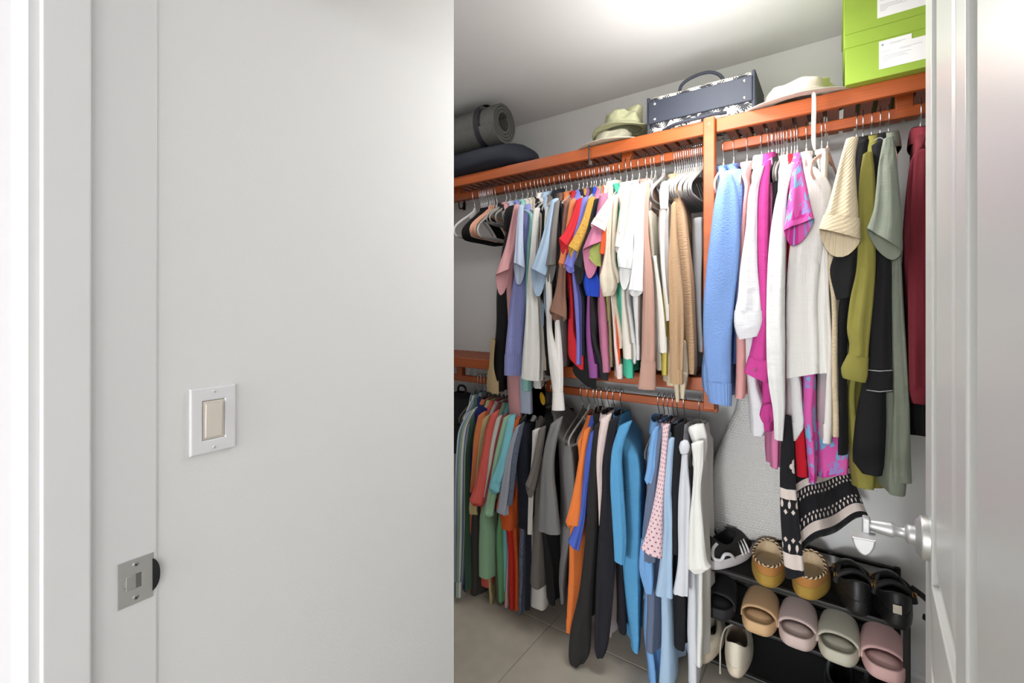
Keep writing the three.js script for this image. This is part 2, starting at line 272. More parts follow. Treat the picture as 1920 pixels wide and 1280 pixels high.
// ---------------------------------------------------------------- cherry-stained shelving
const slatGeo = {};
function shelfUnit(name, label, x0, x1, top, rodTop, blocks, rodX = [x0, x1]) {
  const t = thing(name, label, 'shelf', [(x0 + x1) / 2, top, -RAILZ], 'cherry-stained slatted closet shelving');
  const cx = (x0 + x1) / 2, L = x1 - x0, depth = BACK - RAILZ;
  part('front_rail', rbx(L, 0.05, 0.02, 0.004), M.wood, t, [0, -0.025, -0.01]);
  const pitch = 0.046, n = Math.floor((L - 0.02) / pitch);
  const sg = slatGeo[1] ??= uvBox(new RoundedBoxGeometry(depth - 0.04, 0.014, 0.034, 1, 0.002)).rotateY(Math.PI / 2);
  for (let i = 0; i < n; i++) part('slat', sg, M.wood, t, [-L / 2 + 0.03 + i * pitch, -0.013, -0.02 - (depth - 0.04) / 2 + 0.001]);
  const rl = rodX[1] - rodX[0];
  part('hanging_rod', rbx(rl, 0.035, 0.026, 0.005, 3), M.wood, t, [(rodX[0] + rodX[1]) / 2 - cx, rodTop - top - 0.0175, -(RODZ - RAILZ)]);
  for (const b of blocks) part('support_block', rbx(0.045, top - rodTop - 0.006 + 0.004, 0.03, 0.004), M.wood, t, [b - cx, -0.02 - (top - rodTop - 0.02) / 2 + 0.001, -(RODZ - RAILZ)]);
  return t;
}
const POST = -0.379;
shelfUnit('closet_shelf', 'cherry-stained slatted top shelf with rod over the crowded hangers', -2.149, POST - 0.021, SHELF_U, ROD_U, [-1.72, atDist(1177, 295, RODZ).x]);
shelfUnit('closet_shelf', 'bright cherry-stained slatted top shelf under the green shoe boxes', POST + 0.021, 0.748, SHELF_U, ROD_U, [atDist(1695, 183, RODZ).x]);
shelfUnit('closet_shelf', 'dark cherry-stained slatted middle shelf with rod over the lower clothes', -2.149, POST - 0.021, SHELF_M, ROD_L, [-1.70, -1.12], [-2.149, atDist(1347, 765, RODZ).x]);
{ const t = thing('shelf_post', 'upright cherry-stained wooden post between the two upper shelves', 'post', [POST, ROD_L - 0.006, -RAILZ]);
  part('post', rbx(0.04, SHELF_U - ROD_L + 0.01, 0.04, 0.005), M.wood, t, [0, (SHELF_U - ROD_L + 0.01) / 2, 0]);
  part('screw', lathe([[0, 0.0015], [0.003, 0.001], [0.0035, 0]], 14).rotateX(Math.PI / 2), M.chrome, t, [0, SHELF_U - ROD_L - 0.015, 0.02]); }
{ const t = thing('shelf_bracket', 'dark wooden side cleat holding the shelf at the closet end wall', 'bracket', [-2.149, SHELF_U - 0.14, -RODZ]);
  part('cleat', rbx(0.02, 0.09, 0.34, 0.004), M.wood, t, [0.011, 0.02, 0.02]); part('socket', rbx(0.02, 0.05, 0.05, 0.006), M.wood, t, [0.03, 0.06, 0.0]); }

// ---------------------------------------------------------------- hangers
const hangGeo = (() => {
  const hook = tube([[0, -0.016, -0.0215], [0, -0.002, -0.0225], [0, 0.010, -0.0175], [0, 0.0165, -0.006], [0, 0.0165, 0.006], [0, 0.010, 0.0175], [0, -0.004, 0.0225], [0, -0.030, 0.020], [0, -0.050, 0.006], [0, -0.064, 0.0], [0, -0.092, 0.0]], 0.0018, 40, 6);
  const H = 0.185;
  const path = [[0, -0.094, 0.0], [0, -0.1, 0.02], [0, -0.118, 0.055], [0, -0.148, 0.12], [0, -0.172, 0.165], [0, -0.188, H], [0, -0.205, H + 0.004], [0, -0.218, H - 0.012], [0, -0.222, H - 0.05]];
  const all = [...path, [0, -0.222, 0], ...path.slice(1).reverse().map(([x, y, z]) => [x, y, -z])];
  const body = tube(all, 0.0058, 84, 8, true); body.scale(0.62, 1, 1);
  const neck = uvBox(new THREE.ExtrudeGeometry((() => { const s = new THREE.Shape(); s.moveTo(-0.006, 0.012); s.lineTo(0.006, 0.012); s.bezierCurveTo(0.012, -0.01, 0.03, -0.02, 0.05, -0.03); s.lineTo(0.045, -0.04); s.bezierCurveTo(0.02, -0.034, -0.02, -0.034, -0.045, -0.04); s.lineTo(-0.05, -0.03); s.bezierCurveTo(-0.03, -0.02, -0.012, -0.01, -0.006, 0.012); return s; })(), { depth: 0.004, bevelEnabled: true, bevelThickness: 0.001, bevelSize: 0.001, bevelSegments: 1 })).translate(0, -0.09, -0.002).rotateY(Math.PI / 2);
  return { hook, frame: body, neck };
})();
const HM = { grey: [M.grey, 'grey velvet'], dark: [M.greyDark, 'dark grey velvet'], pink: [M.pinkHanger, 'pale pink velvet'], rose: [M.roseHanger, 'rose-gold velvet'], black: [M.velvetBlack, 'black velvet'], white: [M.whiteHanger, 'white plastic'] };
function hanger(x, rodTop, kind, label, group, turn = 0, tilt = 0, drop = 1, width = 1) {
  const t = thing('clothes_hanger', label, 'hanger', [x, rodTop, -RODZ], group);
  t.rotation.set(0, turn, tilt, 'YXZ'); t.scale.set(1, drop, width);
  part('hook', hangGeo.hook, M.chrome, t); part('frame', hangGeo.frame, HM[kind][0], t); part('neck', hangGeo.neck, HM[kind][0], t);
  return t;
}

// ---------------------------------------------------------------- clothes: lofts of cloth through measured spans
const catmull = (a, b, c, d, t) => 0.5 * (2 * b + (c - a) * t + (2 * a - 5 * b + 4 * c - d) * t * t + (3 * b - a - 3 * c + d) * t * t * t);
function spline(vs, i, t) { const g = k => vs[Math.max(0, Math.min(vs.length - 1, k))]; const [a, b, c, d] = [g(i - 1), g(i), g(i + 1), g(i + 2)]; return V3(catmull(a.x, b.x, c.x, d.x, t), catmull(a.y, b.y, c.y, d.y, t), catmull(a.z, b.z, c.z, d.z, t)); }
// A sleeve, leg or hem: ribs [x1, y1, x2, y2] say where its two edges hang; d is its distance; returns one tube of cloth, open at its end
function sleeveGeo(ribs, d, { open = 0, fold = 0.006, puff = 1, thick = 0.028, skew = -0.35, from = 0, to = ribs.length - 1, flat = 1 } = {}) {
  const mx = ribs.reduce((s, r) => s + r[0] + r[2], 0) / (2 * ribs.length), ang = Math.atan((mx - 960) / F) - YAW, R = d / Math.cos(ang);
  const A = ribs.map(r => atRange(r[0], r[1], R)), B = ribs.map(r => atRange(r[2], r[3], R));
  const P = [];
  for (let i = from; i < to; i++) { const l = A[i].clone().add(B[i]).distanceTo(A[i + 1].clone().add(B[i + 1])) / 2, n = Math.max(2, Math.ceil(l / 0.016)); for (let k = 0; k < n; k++) P.push([spline(A, i, k / n), spline(B, i, k / n)]); }
  P.push([A[to].clone(), B[to].clone()]);
  const n = 26, view = V3(P[0][0].x + P[0][1].x, 0, P[0][0].z + P[0][1].z).normalize();
  const p1 = rr(0, 6.28), p2 = rr(0, 6.28), p3 = rr(0, 99), k1 = 3 + Math.floor(rr(0, 2)), openM = open * R * 0.8 / F, rows = [], vs = []; let v = 0, last;
  P.forEach(([a, b], i) => {
    const C = a.clone().add(b).multiplyScalar(0.5), Mv = b.clone().sub(a).multiplyScalar(0.5 * puff), hw = Mv.length(), th = Math.min(thick, 0.42 * hw + 0.006) * flat;
    if (last) v += C.distanceTo(last); last = C;
    const s = i / (P.length - 1), grow = Math.min(1, i / 4), row = [];
    for (let j = 0; j < n; j++) {
      const f = j / n * Math.PI * 2, c = Math.cos(f), q = Math.sin(f), cc = Math.sign(c) * Math.abs(c) ** 0.85, qq = Math.sign(q) * Math.abs(q) ** 0.75;
      const w = fold * grow * Math.min(1, hw / 0.03) * (0.65 * Math.sin(k1 * f + p1 + v * 4) + 0.5 * Math.sin((k1 + 3) * f + p2 - v * 6) + 0.9 * noise(c * 1.5 + p3, q * 1.5, v * 7));
      const off = Math.max(0, q) ** 1.6 * Math.max(0, (s - 0.55) / 0.45) ** 1.3 * openM * (1 + skew * c);
      row.push(C.clone().addScaledVector(Mv, cc).addScaledVector(view, qq * th + w * Math.abs(q)).add(V3(0, -off + 0.0, 0)));
    }
    rows.push(row); vs.push(v);
  });
  if (from === 0) {                                       // closed, rounded shoulder
    const c0 = P[0][0].clone().add(P[0][1]).multiplyScalar(0.5), dn = rows[Math.min(2, rows.length - 1)].reduce((s, p) => s.add(p), V3(0, 0, 0)).multiplyScalar(1 / n).sub(c0).normalize();
    const r0 = rows[0]; const add = [0.05, 0.55, 0.86].map((k, i) => r0.map(p => c0.clone().lerp(p, k).addScaledVector(dn, -0.006 * (1 - k))));
    rows.unshift(...add); vs.unshift(-0.012, -0.008, -0.004);
  }
  const end = rows[rows.length - 1], prev = rows[Math.max(0, rows.length - 5)], ce = end.reduce((s, p) => s.add(p.clone()), V3(0, 0, 0)).multiplyScalar(1 / n);
  for (const [k, up] of [[0.95, 0.0], [0.9, 0.35], [0.86, 1]]) { rows.push(end.map((p, j) => p.clone().lerp(ce, 1 - k).add(prev[j].clone().sub(end[j]).multiplyScalar(up)))); vs.push(v + 0.002); }
  const per = Math.max(0.06, ...P.map(([a, b]) => a.distanceTo(b) * 2.25));
  return gridGeo(rows, (i, j) => [j / n * per, vs[i]]);
}
// A body: its near edge hangs along the spans [y, x1, x2], its far edge below the hanger's other end
function bodyGeo(near, X0, rodTop, bd, { fold = 0.011, far = HALF, waves = 2.5, thickMax = 0.05, neckless = false } = {}) {
  const nk = rodTop - 0.104, sh = rodTop - 0.188;
  const pts = near.map(([y, a, b]) => { const A = atDist(a, y, bd), B = atDist(b, y, bd); return { x: (A.x + B.x) / 2, y: (A.y + B.y) / 2, t: Math.min(thickMax, Math.abs(B.x - A.x) / 2) }; });
  const keys = [];                                        // y, near x, near z, thickness, far half
  const first = pts[0];
  if (!neckless) {
    keys.push({ y: nk, x: X0, z: RODZ - 0.062, t: 0.012, f: 0.062 }, { y: nk - 0.02, x: X0 * 0.8 + first.x * 0.2, z: RODZ - 0.09, t: 0.017, f: 0.085 });
    if (first.y < sh - 0.02) keys.push({ y: sh, x: X0 * 0.35 + first.x * 0.65, z: bd + 0.005, t: Math.min(0.022, first.t), f: far });
  }
  pts.forEach(p => { if (!keys.length || p.y < keys[keys.length - 1].y - 0.01) keys.push({ y: p.y, x: p.x, z: bd, t: p.t, f: far }); });
  const rows = [], vs = [], n = 44, ph = rr(0, 6.28), p3 = rr(0, 99), kw = waves * rr(0.8, 1.25);
  const val = k => keys.map(o => o[k]);
  const at = (arr, i, t) => { const g = q => arr[Math.max(0, Math.min(arr.length - 1, q))]; return catmull(g(i - 1), g(i), g(i + 1), g(i + 2), t); };
  const [ys, xs, zs, ts, fs] = ['y', 'x', 'z', 't', 'f'].map(val);
  const lin = (arr, i, t) => arr[i] + ((arr[i + 1] ?? arr[i]) - arr[i]) * t;
  const seq = []; for (let i = 0; i + 1 < keys.length; i++) { const m = Math.max(2, Math.ceil((ys[i] - ys[i + 1]) / 0.022)); for (let k = 0; k < m; k++) seq.push([i, k / m]); } seq.push([keys.length - 1, 0]);
  for (const [i, t] of seq) {
    const y = lin(ys, i, t), x = at(xs, i, t), z = lin(zs, i, t), th = Math.max(0.006, at(ts, i, t)), f = lin(fs, i, t), row = [];
    const zf = RODZ + f, drop = Math.min(1, Math.max(0, (sh - y) / 0.35));
    for (let j = 0; j < n; j++) {
      const a = j / n * Math.PI * 2, u = (1 - Math.cos(a)) / 2, q = Math.sin(a), prof = Math.sign(q) * Math.abs(q) ** 0.45;
      const tk = th * (1 - u) ** 0.7 + Math.min(th, 0.018) * u;
      const wave = fold * drop * (Math.sin(u * kw * 6.28 + ph + y * 2) * Math.min(1, u * 5) + 0.8 * noise(u * 4 + p3, y * 4, 0.5));
      const side = fold * 0.5 * drop * Math.sin(u * 31 + ph * 2 + y * 3 + (q > 0 ? 1 : 0)) * Math.abs(q);
      const X = x + (X0 - x) * u ** 0.8;
      row.push(V3(X + prof * tk + wave + side, y + 0.012 * drop * Math.sin(u * 5 + ph) * (i >= keys.length - 2 ? 1 : 0), -(z + (zf - z) * u)));
    }
    rows.push(row); vs.push(-y);
  }
  const r0 = rows[0], c0 = r0.reduce((s, p) => s.add(p.clone()), V3(0, 0, 0)).multiplyScalar(1 / n);
  if (neckless) { rows.unshift(r0.map(p => c0.clone().lerp(p, 0.3)), r0.map(p => c0.clone().lerp(p, 0.9).add(V3(0, 0.004, 0)))); vs.unshift(-c0.y - 0.01, -c0.y - 0.005); }
  const end = rows[rows.length - 1];
  for (const up of [0.003, 0.02, 0.06]) { rows.push(end.map(p => { const q = p.clone(); q.x += (X0 * 0 + (end[0].x + (end[n / 2].x - end[0].x) * ((-p.z - zs[zs.length - 1]) / (RODZ + far - zs[zs.length - 1]))) - q.x) * 0.12; q.y += up; return q; })); vs.push(vs[vs.length - 1] + 0.01); }
  return gridGeo(rows, (i, j) => { const a = j / n * Math.PI * 2; return [(1 - Math.cos(a)) * 0.22 * (Math.sin(a) >= 0 ? 1 : -1), vs[i]]; });
}
function neckGeo(kind, X0, rodTop) {
  const nk = rodTop - 0.106, n = 28, rows = [], prof = kind === 'collar' ? [[1.0, -0.006], [0.97, 0.018], [0.95, 0.032], [1.06, 0.026], [1.2, 0.002], [1.27, -0.022], [1.22, -0.024], [1.1, 0.006]] : [[1.02, -0.006], [1.1, 0.002], [1.04, 0.012], [0.96, 0.010], [0.95, -0.004]];
  for (const [s, dy] of prof) rows.push(Array.from({ length: n }, (_, j) => { const a = j / n * 6.2832; return V3(X0 + Math.cos(a) * 0.02 * s * (kind === 'collar' ? 1.25 : 1), nk + dy - 0.014 * Math.sin(a) * Math.sin(a), -RODZ + Math.sin(a) * 0.068 * s); }));
  return gridGeo(rows, (i, j) => [j / n * 0.2, i * 0.01]);
}
const short = (s, n) => { const w = s.split(' ').slice(0, n); while (/^(with|its|a|an|the|and|over|down|long|almost|narrow|sleeve|beside|to|above|hanging|on|of|rolled)$/.test(w[w.length - 1]) && w.length < s.split(' ').length) w.pop(); return w.join(' '); };
// n name, c category, l label, h hook px, rod 'U' | 'L', col, k cloth kind, b body spans, bd body distance, s list of sleeves { r ribs, d, open, cut, ... }
function garment(o) {
  const rodTop = o.rod === 'L' ? ROD_L : ROD_U, hy = o.rod === 'L' ? 745 : 300;
  const X0 = atDist(o.h, hy, RODZ).x;
  const t = thing(o.n, o.l, o.c, [X0, rodTop - 0.1, -RODZ], o.g);
  const m = cloth(o.col, o.k || 'jersey', o.map), put = (nm, g, mm = m) => part(nm, g.translate(-X0, -(rodTop - 0.1), RODZ), mm, t);
  if (o.b) put(o.bn || 'body', bodyGeo(o.b, X0, rodTop, o.bd || 1.72, o));
  if (o.b && o.neck !== 0 && !o.neckless) put(o.neck || 'neckband', neckGeo(o.neck || 'band', X0, rodTop), o.neckCol ? cloth(o.neckCol, o.k) : m);
  for (const s of o.s || []) {
    const d = s.d || 1.66, mm = s.col ? cloth(s.col, s.k || o.k || 'jersey') : m, nm = s.n || 'sleeve', q = { fold: o.sf, ...s };
    if (q.fold === undefined) delete q.fold;
    if (s.cut) { put(nm, sleeveGeo(s.r, d, { ...q, open: 0, to: s.cut })); put(s.cn || 'cuff', sleeveGeo(s.r, d, { ...q, from: s.cut, puff: 1.05, thick: (s.thick || 0.028) * 1.05, fold: 0.001 }), s.cc ? cloth(s.cc, o.k) : o.k === 'fleece' ? cloth(o.col, 'rib') : mm); }
    else put(nm, sleeveGeo(s.r, d, q), mm);
  }
  if (o.extra) o.extra(t, put, X0, rodTop);
  if (o.hang !== 0) { const hk = o.hang || (o.rod === 'L' ? 'dark' : 'grey'); hanger(X0, rodTop, hk, `${HM[hk][1]} hanger inside the ${short(o.l.split(',')[0], 13 - HM[hk][1].split(' ').length)}`, `hangers carrying clothes on the ${o.rod === 'L' ? 'lower' : 'upper'} rods`, rr(-0.03, 0.03), 0, 1, o.hw || 0.9); }
  return t;
}

// ---------------------------------------------------------------- printed cloths
const P = {
  tie: canvasTex(512, 512, (g, w, h) => { g.fillStyle = 'rgb(226,96,178)'; g.fillRect(0, 0, w, h); for (let i = 0; i < 170; i++) { const x = rnd() * w, y = rnd() * h, b = rnd(); g.fillStyle = b < 0.55 ? 'rgb(120,186,220)' : b < 0.75 ? 'rgb(210,50,150)' : 'rgb(160,150,215)'; for (let k = 0; k < 9; k++) { const a = rr(0.7, 1.5), l = rr(15, 42); g.beginPath(); const ox = x + rr(-16, 16), oy = y + rr(-12, 12); g.moveTo(ox, oy); g.lineTo(ox + l * Math.cos(a) - 4, oy + l * Math.sin(a)); g.lineTo(ox + 9, oy + 4); g.fill(); } } }, 2.1, 2.1),
  stripe: canvasTex(256, 64, (g, w, h) => { const c = ['#8fa3bd', '#dfe3e2', '#6f8fb4', '#9db593', '#dfe3e2', '#5f7896', '#b7c8b0', '#e8eae6']; c.forEach((k, i) => { g.fillStyle = k; g.fillRect(i * 32, 0, 32, h); }); }, 14, 4),
  dots: canvasTex(128, 128, (g, w, h) => { g.fillStyle = 'rgb(238,208,213)'; g.fillRect(0, 0, w, h); g.fillStyle = 'rgb(140,90,110)'; for (let i = 0; i < 4; i++) for (let j = 0; j < 4; j++) { g.beginPath(); g.arc(i * 32 + (j % 2) * 16 + 8, j * 32 + 16, 6, 0, 7); g.fill(); } }, 16, 16),
  mustard: canvasTex(256, 256, (g, w, h) => { g.fillStyle = 'rgb(196,152,66)'; g.fillRect(0, 0, w, h); for (let i = 0; i < 240; i++) { g.fillStyle = i % 3 ? 'rgb(150,100,40)' : 'rgb(222,188,110)'; g.fillRect(rnd() * w, rnd() * h, rr(2, 7), rr(2, 5)); } }, 5, 5),
  skirt: canvasTex(1024, 1024, (g, w, h) => {         // v runs downwards: dark ground with flowers, then cream bands edged with tassels
    g.fillStyle = 'rgb(20,20,26)'; g.fillRect(0, 0, w, h); const cr = 'rgb(232,218,210)'; g.fillStyle = cr; g.strokeStyle = cr;
    const flower = (x, y, s) => { g.fillStyle = cr; for (let k = 0; k < 6; k++) { g.beginPath(); g.arc(x + Math.cos(k * 1.047) * s, y + Math.sin(k * 1.047) * s, s * 0.62, 0, 7); g.fill(); } g.fillStyle = 'rgb(20,20,26)'; g.beginPath(); g.arc(x, y, s * 0.7, 0, 7); g.fill(); g.fillStyle = cr; };
    const band = (y, b) => { g.fillStyle = cr; g.fillRect(0, y, w, b); };
    const fringe = (y, up) => { for (let x = 16; x < w; x += 46) { const q = up ? -1 : 1; g.beginPath(); g.ellipse(x, y + q * 30, 9, 22, 0, 0, 7); g.fill(); g.fillRect(x - 2, Math.min(y, y + q * 20), 4, 20); const z = y + q * 74; g.beginPath(); g.moveTo(x + 23, z - 17); g.lineTo(x + 36, z); g.lineTo(x + 23, z + 17); g.lineTo(x + 10, z); g.fill(); } };
    for (const [x, y, s] of [[110, 330, 30], [430, 120, 26], [700, 150, 30], [930, 330, 28], [560, 320, 24], [260, 110, 26]]) flower(x, y, s);
    g.lineWidth = 16; for (const x of [210, 640, 860]) { g.beginPath(); g.moveTo(x, 400); g.bezierCurveTo(x - 50, 330, x + 60, 300, x + 10, 240); g.stroke(); }
    band(470, 62); fringe(534, false); fringe(850, true); band(858, 90);
  }, 1, 1),
  bag: canvasTex(512, 512, (g, w, h) => { g.fillStyle = 'rgb(206,202,188)'; g.fillRect(0, 0, w, h); g.fillStyle = g.strokeStyle = 'rgb(26,28,36)'; for (let i = 0; i < 46; i++) { const x = rnd() * w, y = rnd() * h, a = rnd() * 6.28; for (let k = -3; k <= 3; k++) { g.beginPath(); g.ellipse(x + Math.cos(a + k * 0.42) * 34, y + Math.sin(a + k * 0.42) * 34, 30, 6, a + k * 0.42, 0, 7); g.fill(); } } g.lineWidth = 7; for (let i = 0; i < 20; i++) { const x = rnd() * w, y = rnd() * h; g.beginPath(); g.arc(x, y, rr(8, 20), rnd() * 6, 4 + rnd() * 6); g.stroke(); } }, 5, 5),
};
for (const k of ['skirt']) { P[k].wrapT = THREE.RepeatWrapping; }

// ---------------------------------------------------------------- upper rod, left unit
const GU = 'clothes hanging on the upper rod of the crowded unit';
const U = (n, c, l, h, col, o) => garment({ n, c, l, h, col, rod: 'U', g: GU, ...o });
U('dress', 'dress', 'long black dress, outermost garment next to the empty black hangers', 950, [24, 24, 27], { b: [[402, 946, 964], [470, 937, 962], [540, 927, 958], [600, 921, 960], [660, 913, 956], [700, 909, 952], [738, 908, 948]], s: [{ n: 'strap', r: [[966, 384, 972, 384], [948, 392, 966, 396], [944, 430, 966, 440]], d: 1.72 }] });
U('camisole', 'top', 'tan camisole, only its hem showing under the long black dress', 942, [206, 182, 138], { neckless: true, hang: 0, bd: 1.70, thickMax: 0.035, b: [[640, 926, 930], [690, 922, 928], [718, 917, 936], [742, 911, 947]], far: -0.06 });
U('t_shirt', 't-shirt', 'dusty pink T-shirt with short sleeve, hanging against the long black dress', 957, [218, 160, 163], { b: [[430, 962, 974], [520, 946, 966], [600, 950, 966], [650, 950, 975], [700, 945, 985], [745, 944, 988], [786, 950, 987]], s: [{ r: [[964, 384, 978, 386], [957, 420, 973, 424], [948, 460, 967, 464], [938, 490, 960, 492], [929, 515, 957, 504]], open: 52, d: 1.655 }] });
U('t_shirt', 't-shirt', 'pale blue T-shirt, its wide sleeve opening showing beside the dusty pink one', 968, [190, 203, 225], { b: [[430, 968, 980], [560, 962, 976], [640, 962, 988], [700, 962, 1005], [771, 963, 1012]], s: [{ r: [[972, 386, 982, 386], [968, 430, 981, 432], [965, 470, 982, 474], [963, 492, 985, 503]], open: 46, d: 1.65 }] });
U('sweatshirt', 'sweatshirt', 'lavender sweatshirt with a long cuffed sleeve, hanging behind the pale blue T-shirt', 980, [152, 158, 218], { k: 'fleece', b: [[430, 982, 992], [600, 974, 990], [690, 974, 986]], s: [{ r: [[984, 385, 996, 383], [977, 430, 992, 430], [967, 500, 986, 500], [957, 560, 986, 560], [951, 620, 982, 620], [947, 664, 980, 663], [946, 703, 977, 703]], cut: 5, d: 1.70 }] });
U('t_shirt', 't-shirt', 'aqua top, a narrow strip between lavender sleeve and white sleeve', 990, [160, 219, 210], { bd: 1.70, b: [[400, 990, 1001], [460, 985, 996], [560, 983, 992], [700, 976, 990], [729, 976, 995]] });
U('shirt', 'shirt', 'off-white long-sleeved shirt, its broad plain sleeve hanging over the aqua top', 998, [226, 226, 221], { b: [[430, 1000, 1012], [600, 996, 1012], [724, 996, 1020]], s: [{ r: [[1000, 392, 1013, 390], [994, 470, 1007, 470], [988, 540, 1008, 540], [985, 600, 1011, 600], [981, 650, 1013, 650], [977, 709, 1012, 714]], d: 1.665, sf: 0.002 }] });
U('t_shirt', 't-shirt', 'cream T-shirt, a narrow strip beside the off-white long-sleeved shirt', 1006, [224, 220, 210], { b: [[398, 1004, 1014], [470, 999, 1010], [560, 1006, 1016], [650, 1012, 1026], [718, 1010, 1022]] });
U('blouse', 'shirt', 'sand-coloured blouse, a thin strip in front of the black one', 1012, [206, 190, 168], { b: [[400, 1011, 1017], [480, 1008, 1013], [600, 1010, 1018], [692, 1012, 1028]] });
U('blouse', 'shirt', 'black blouse, a dark strip between the sand one and the white cuffed shirt', 1018, [27, 27, 30], { b: [[396, 1014, 1022], [450, 1012, 1021], [540, 1010, 1024], [610, 1015, 1027], [705, 1020, 1032]] });
U('shirt', 'shirt', 'white long-sleeved shirt, its cuffed sleeve hanging lowest over the lower rod', 1024, [232, 229, 224], { b: [[392, 1022, 1032], [450, 1018, 1026], [560, 1024, 1034], [690, 1030, 1040]], neck: 'collar', s: [{ r: [[1022, 390, 1030, 388], [1020, 450, 1030, 450], [1024, 560, 1036, 560], [1025, 620, 1036, 620], [1029, 680, 1050, 680], [1036, 735, 1056, 735], [1035, 768, 1059, 768]], cut: 5, d: 1.675, sf: 0.002 }, { r: [[1040, 600, 1050, 600], [1041, 680, 1056, 680], [1042, 738, 1056, 738]], d: 1.69 }] });
U('t_shirt', 't-shirt', 'light blue T-shirt, its curled sleeve end reaching out before the white shirt', 1034, [168, 191, 215], { neck: 'collar', b: [[430, 1028, 1040], [540, 1012, 1036], [570, 1010, 1032], [606, 1011, 1024]], s: [{ r: [[1033, 376, 1048, 372], [1024, 415, 1040, 420], [1013, 455, 1034, 462], [1003, 484, 1029, 495], [995, 503, 1024, 517]], open: 58, d: 1.648, fold: 0.006 }] });
U('t_shirt', 't-shirt', 'stone grey T-shirt, its sleeve hanging beside the light blue one', 1042, [122, 119, 116], { b: [[430, 1034, 1046], [520, 1026, 1042], [580, 1028, 1036]], s: [{ r: [[1040, 380, 1050, 376], [1032, 430, 1045, 430], [1028, 470, 1044, 470], [1023, 498, 1043, 496]], open: 42, d: 1.655 }] });
U('shirt', 'shirt', 'dark navy shirt, tucked between stone grey T-shirt and brown T-shirt', 1052, [38, 41, 54], { b: [[382, 1044, 1057], [430, 1045, 1054], [500, 1043, 1051], [560, 1035, 1046], [640, 1028, 1040]], neck: 'collar' });
U('t_shirt', 't-shirt', 'brown T-shirt with its folded sleeve edge hanging above the charcoal one', 1062, [132, 96, 80], { b: [[430, 1052, 1064], [560, 1040, 1056]], neckCol: [112, 84, 82], s: [{ r: [[1058, 378, 1072, 372], [1053, 430, 1064, 430], [1048, 500, 1062, 500], [1042, 540, 1061, 545], [1034, 570, 1063, 580], [1030, 582, 1063, 597]], open: 20, d: 1.675 }] });
U('t_shirt', 't-shirt', 'charcoal T-shirt, its straight hem showing below the brown sleeve', 1058, [80, 76, 73], { bd: 1.69, b: [[560, 1040, 1056], [610, 1037, 1062], [683, 1040, 1062]] });
U('t_shirt', 't-shirt', 'burnt orange T-shirt, squeezed between brown and red sleeves', 1072, [218, 128, 80], { b: [[430, 1064, 1074], [520, 1052, 1062]], s: [{ r: [[1068, 378, 1080, 372], [1062, 420, 1073, 420], [1055, 460, 1066, 462], [1047, 492, 1062, 498]], d: 1.665, open: 8 }] });
U('t_shirt', 't-shirt', 'crimson T-shirt, its pointed short sleeve jutting towards the doorway', 1086, [198, 32, 44], { b: [[430, 1074, 1090], [500, 1058, 1074], [560, 1063, 1076], [620, 1061, 1080], [650, 1060, 1092], [674, 1063, 1099], [692, 1086, 1100]], s: [{ r: [[1080, 376, 1094, 371], [1070, 410, 1086, 414], [1058, 434, 1076, 446], [1048, 447, 1067, 466]], open: 26, d: 1.648 }] });
U('t_shirt', 't-shirt', 'periwinkle T-shirt with long narrow hem, right behind the crimson one', 1094, [120, 122, 203], { b: [[430, 1082, 1098], [500, 1072, 1080], [560, 1075, 1090], [620, 1079, 1091], [684, 1079, 1091]], bd: 1.70, s: [{ r: [[1090, 373, 1104, 369], [1080, 420, 1095, 420], [1070, 460, 1086, 462], [1058, 494, 1078, 506]], open: 14, d: 1.658 }] });
U('t_shirt', 't-shirt', 'navy T-shirt, a dark strip between periwinkle and mustard ones', 1101, [32, 34, 62], { b: [[376, 1094, 1106], [430, 1090, 1098], [500, 1074, 1086], [560, 1088, 1099], [672, 1090, 1101]] });
U('t_shirt', 't-shirt', 'speckled mustard T-shirt with an open short sleeve', 1109, [196, 152, 66], { map: P.mustard, b: [[430, 1098, 1110], [500, 1084, 1094]], s: [{ r: [[1102, 374, 1116, 369], [1092, 410, 1108, 412], [1078, 440, 1097, 446], [1065, 461, 1085, 474]], open: 24, d: 1.645 }] });
U('t_shirt', 't-shirt', 'charcoal black T-shirt, its sleeve hanging just past the mustard one', 1118, [58, 58, 62], { b: [[430, 1106, 1118], [540, 1095, 1112], [600, 1100, 1122], [640, 1108, 1123], [690, 1122, 1140], [708, 1124, 1148]], s: [{ r: [[1110, 378, 1124, 372], [1099, 410, 1114, 412], [1092, 450, 1109, 455], [1083, 478, 1098, 490], [1076, 495, 1096, 508]], open: 40, d: 1.655 }] });
U('t_shirt', 't-shirt', 'royal blue top, its rounded sleeve end showing under the mauve sleeve', 1126, [34, 74, 196], { s: [{ r: [[1118, 374, 1130, 372], [1108, 450, 1122, 450], [1096, 500, 1118, 498], [1094, 530, 1126, 530], [1099, 554, 1124, 557]], d: 1.70, fold: 0.006 }], b: [[450, 1116, 1126], [540, 1104, 1120]] });
U('t_shirt', 't-shirt', 'purple top, its straight hem hanging between navy and black hems', 1114, [146, 80, 146], { bd: 1.715, b: [[500, 1104, 1112], [560, 1098, 1108], [640, 1098, 1114], [690, 1100, 1122], [713, 1101, 1127]] });
U('t_shirt', 't-shirt', 'mauve pink T-shirt, its wide sleeve curving around a green lining', 1132, [190, 116, 146], { b: [[430, 1122, 1136], [540, 1122, 1136], [580, 1120, 1141], [650, 1123, 1143], [693, 1125, 1145]], bd: 1.69, s: [{ r: [[1124, 368, 1140, 362], [1116, 410, 1134, 410], [1105, 436, 1132, 434], [1092, 468, 1130, 452]], open: 72, d: 1.645, thick: 0.045 }] });
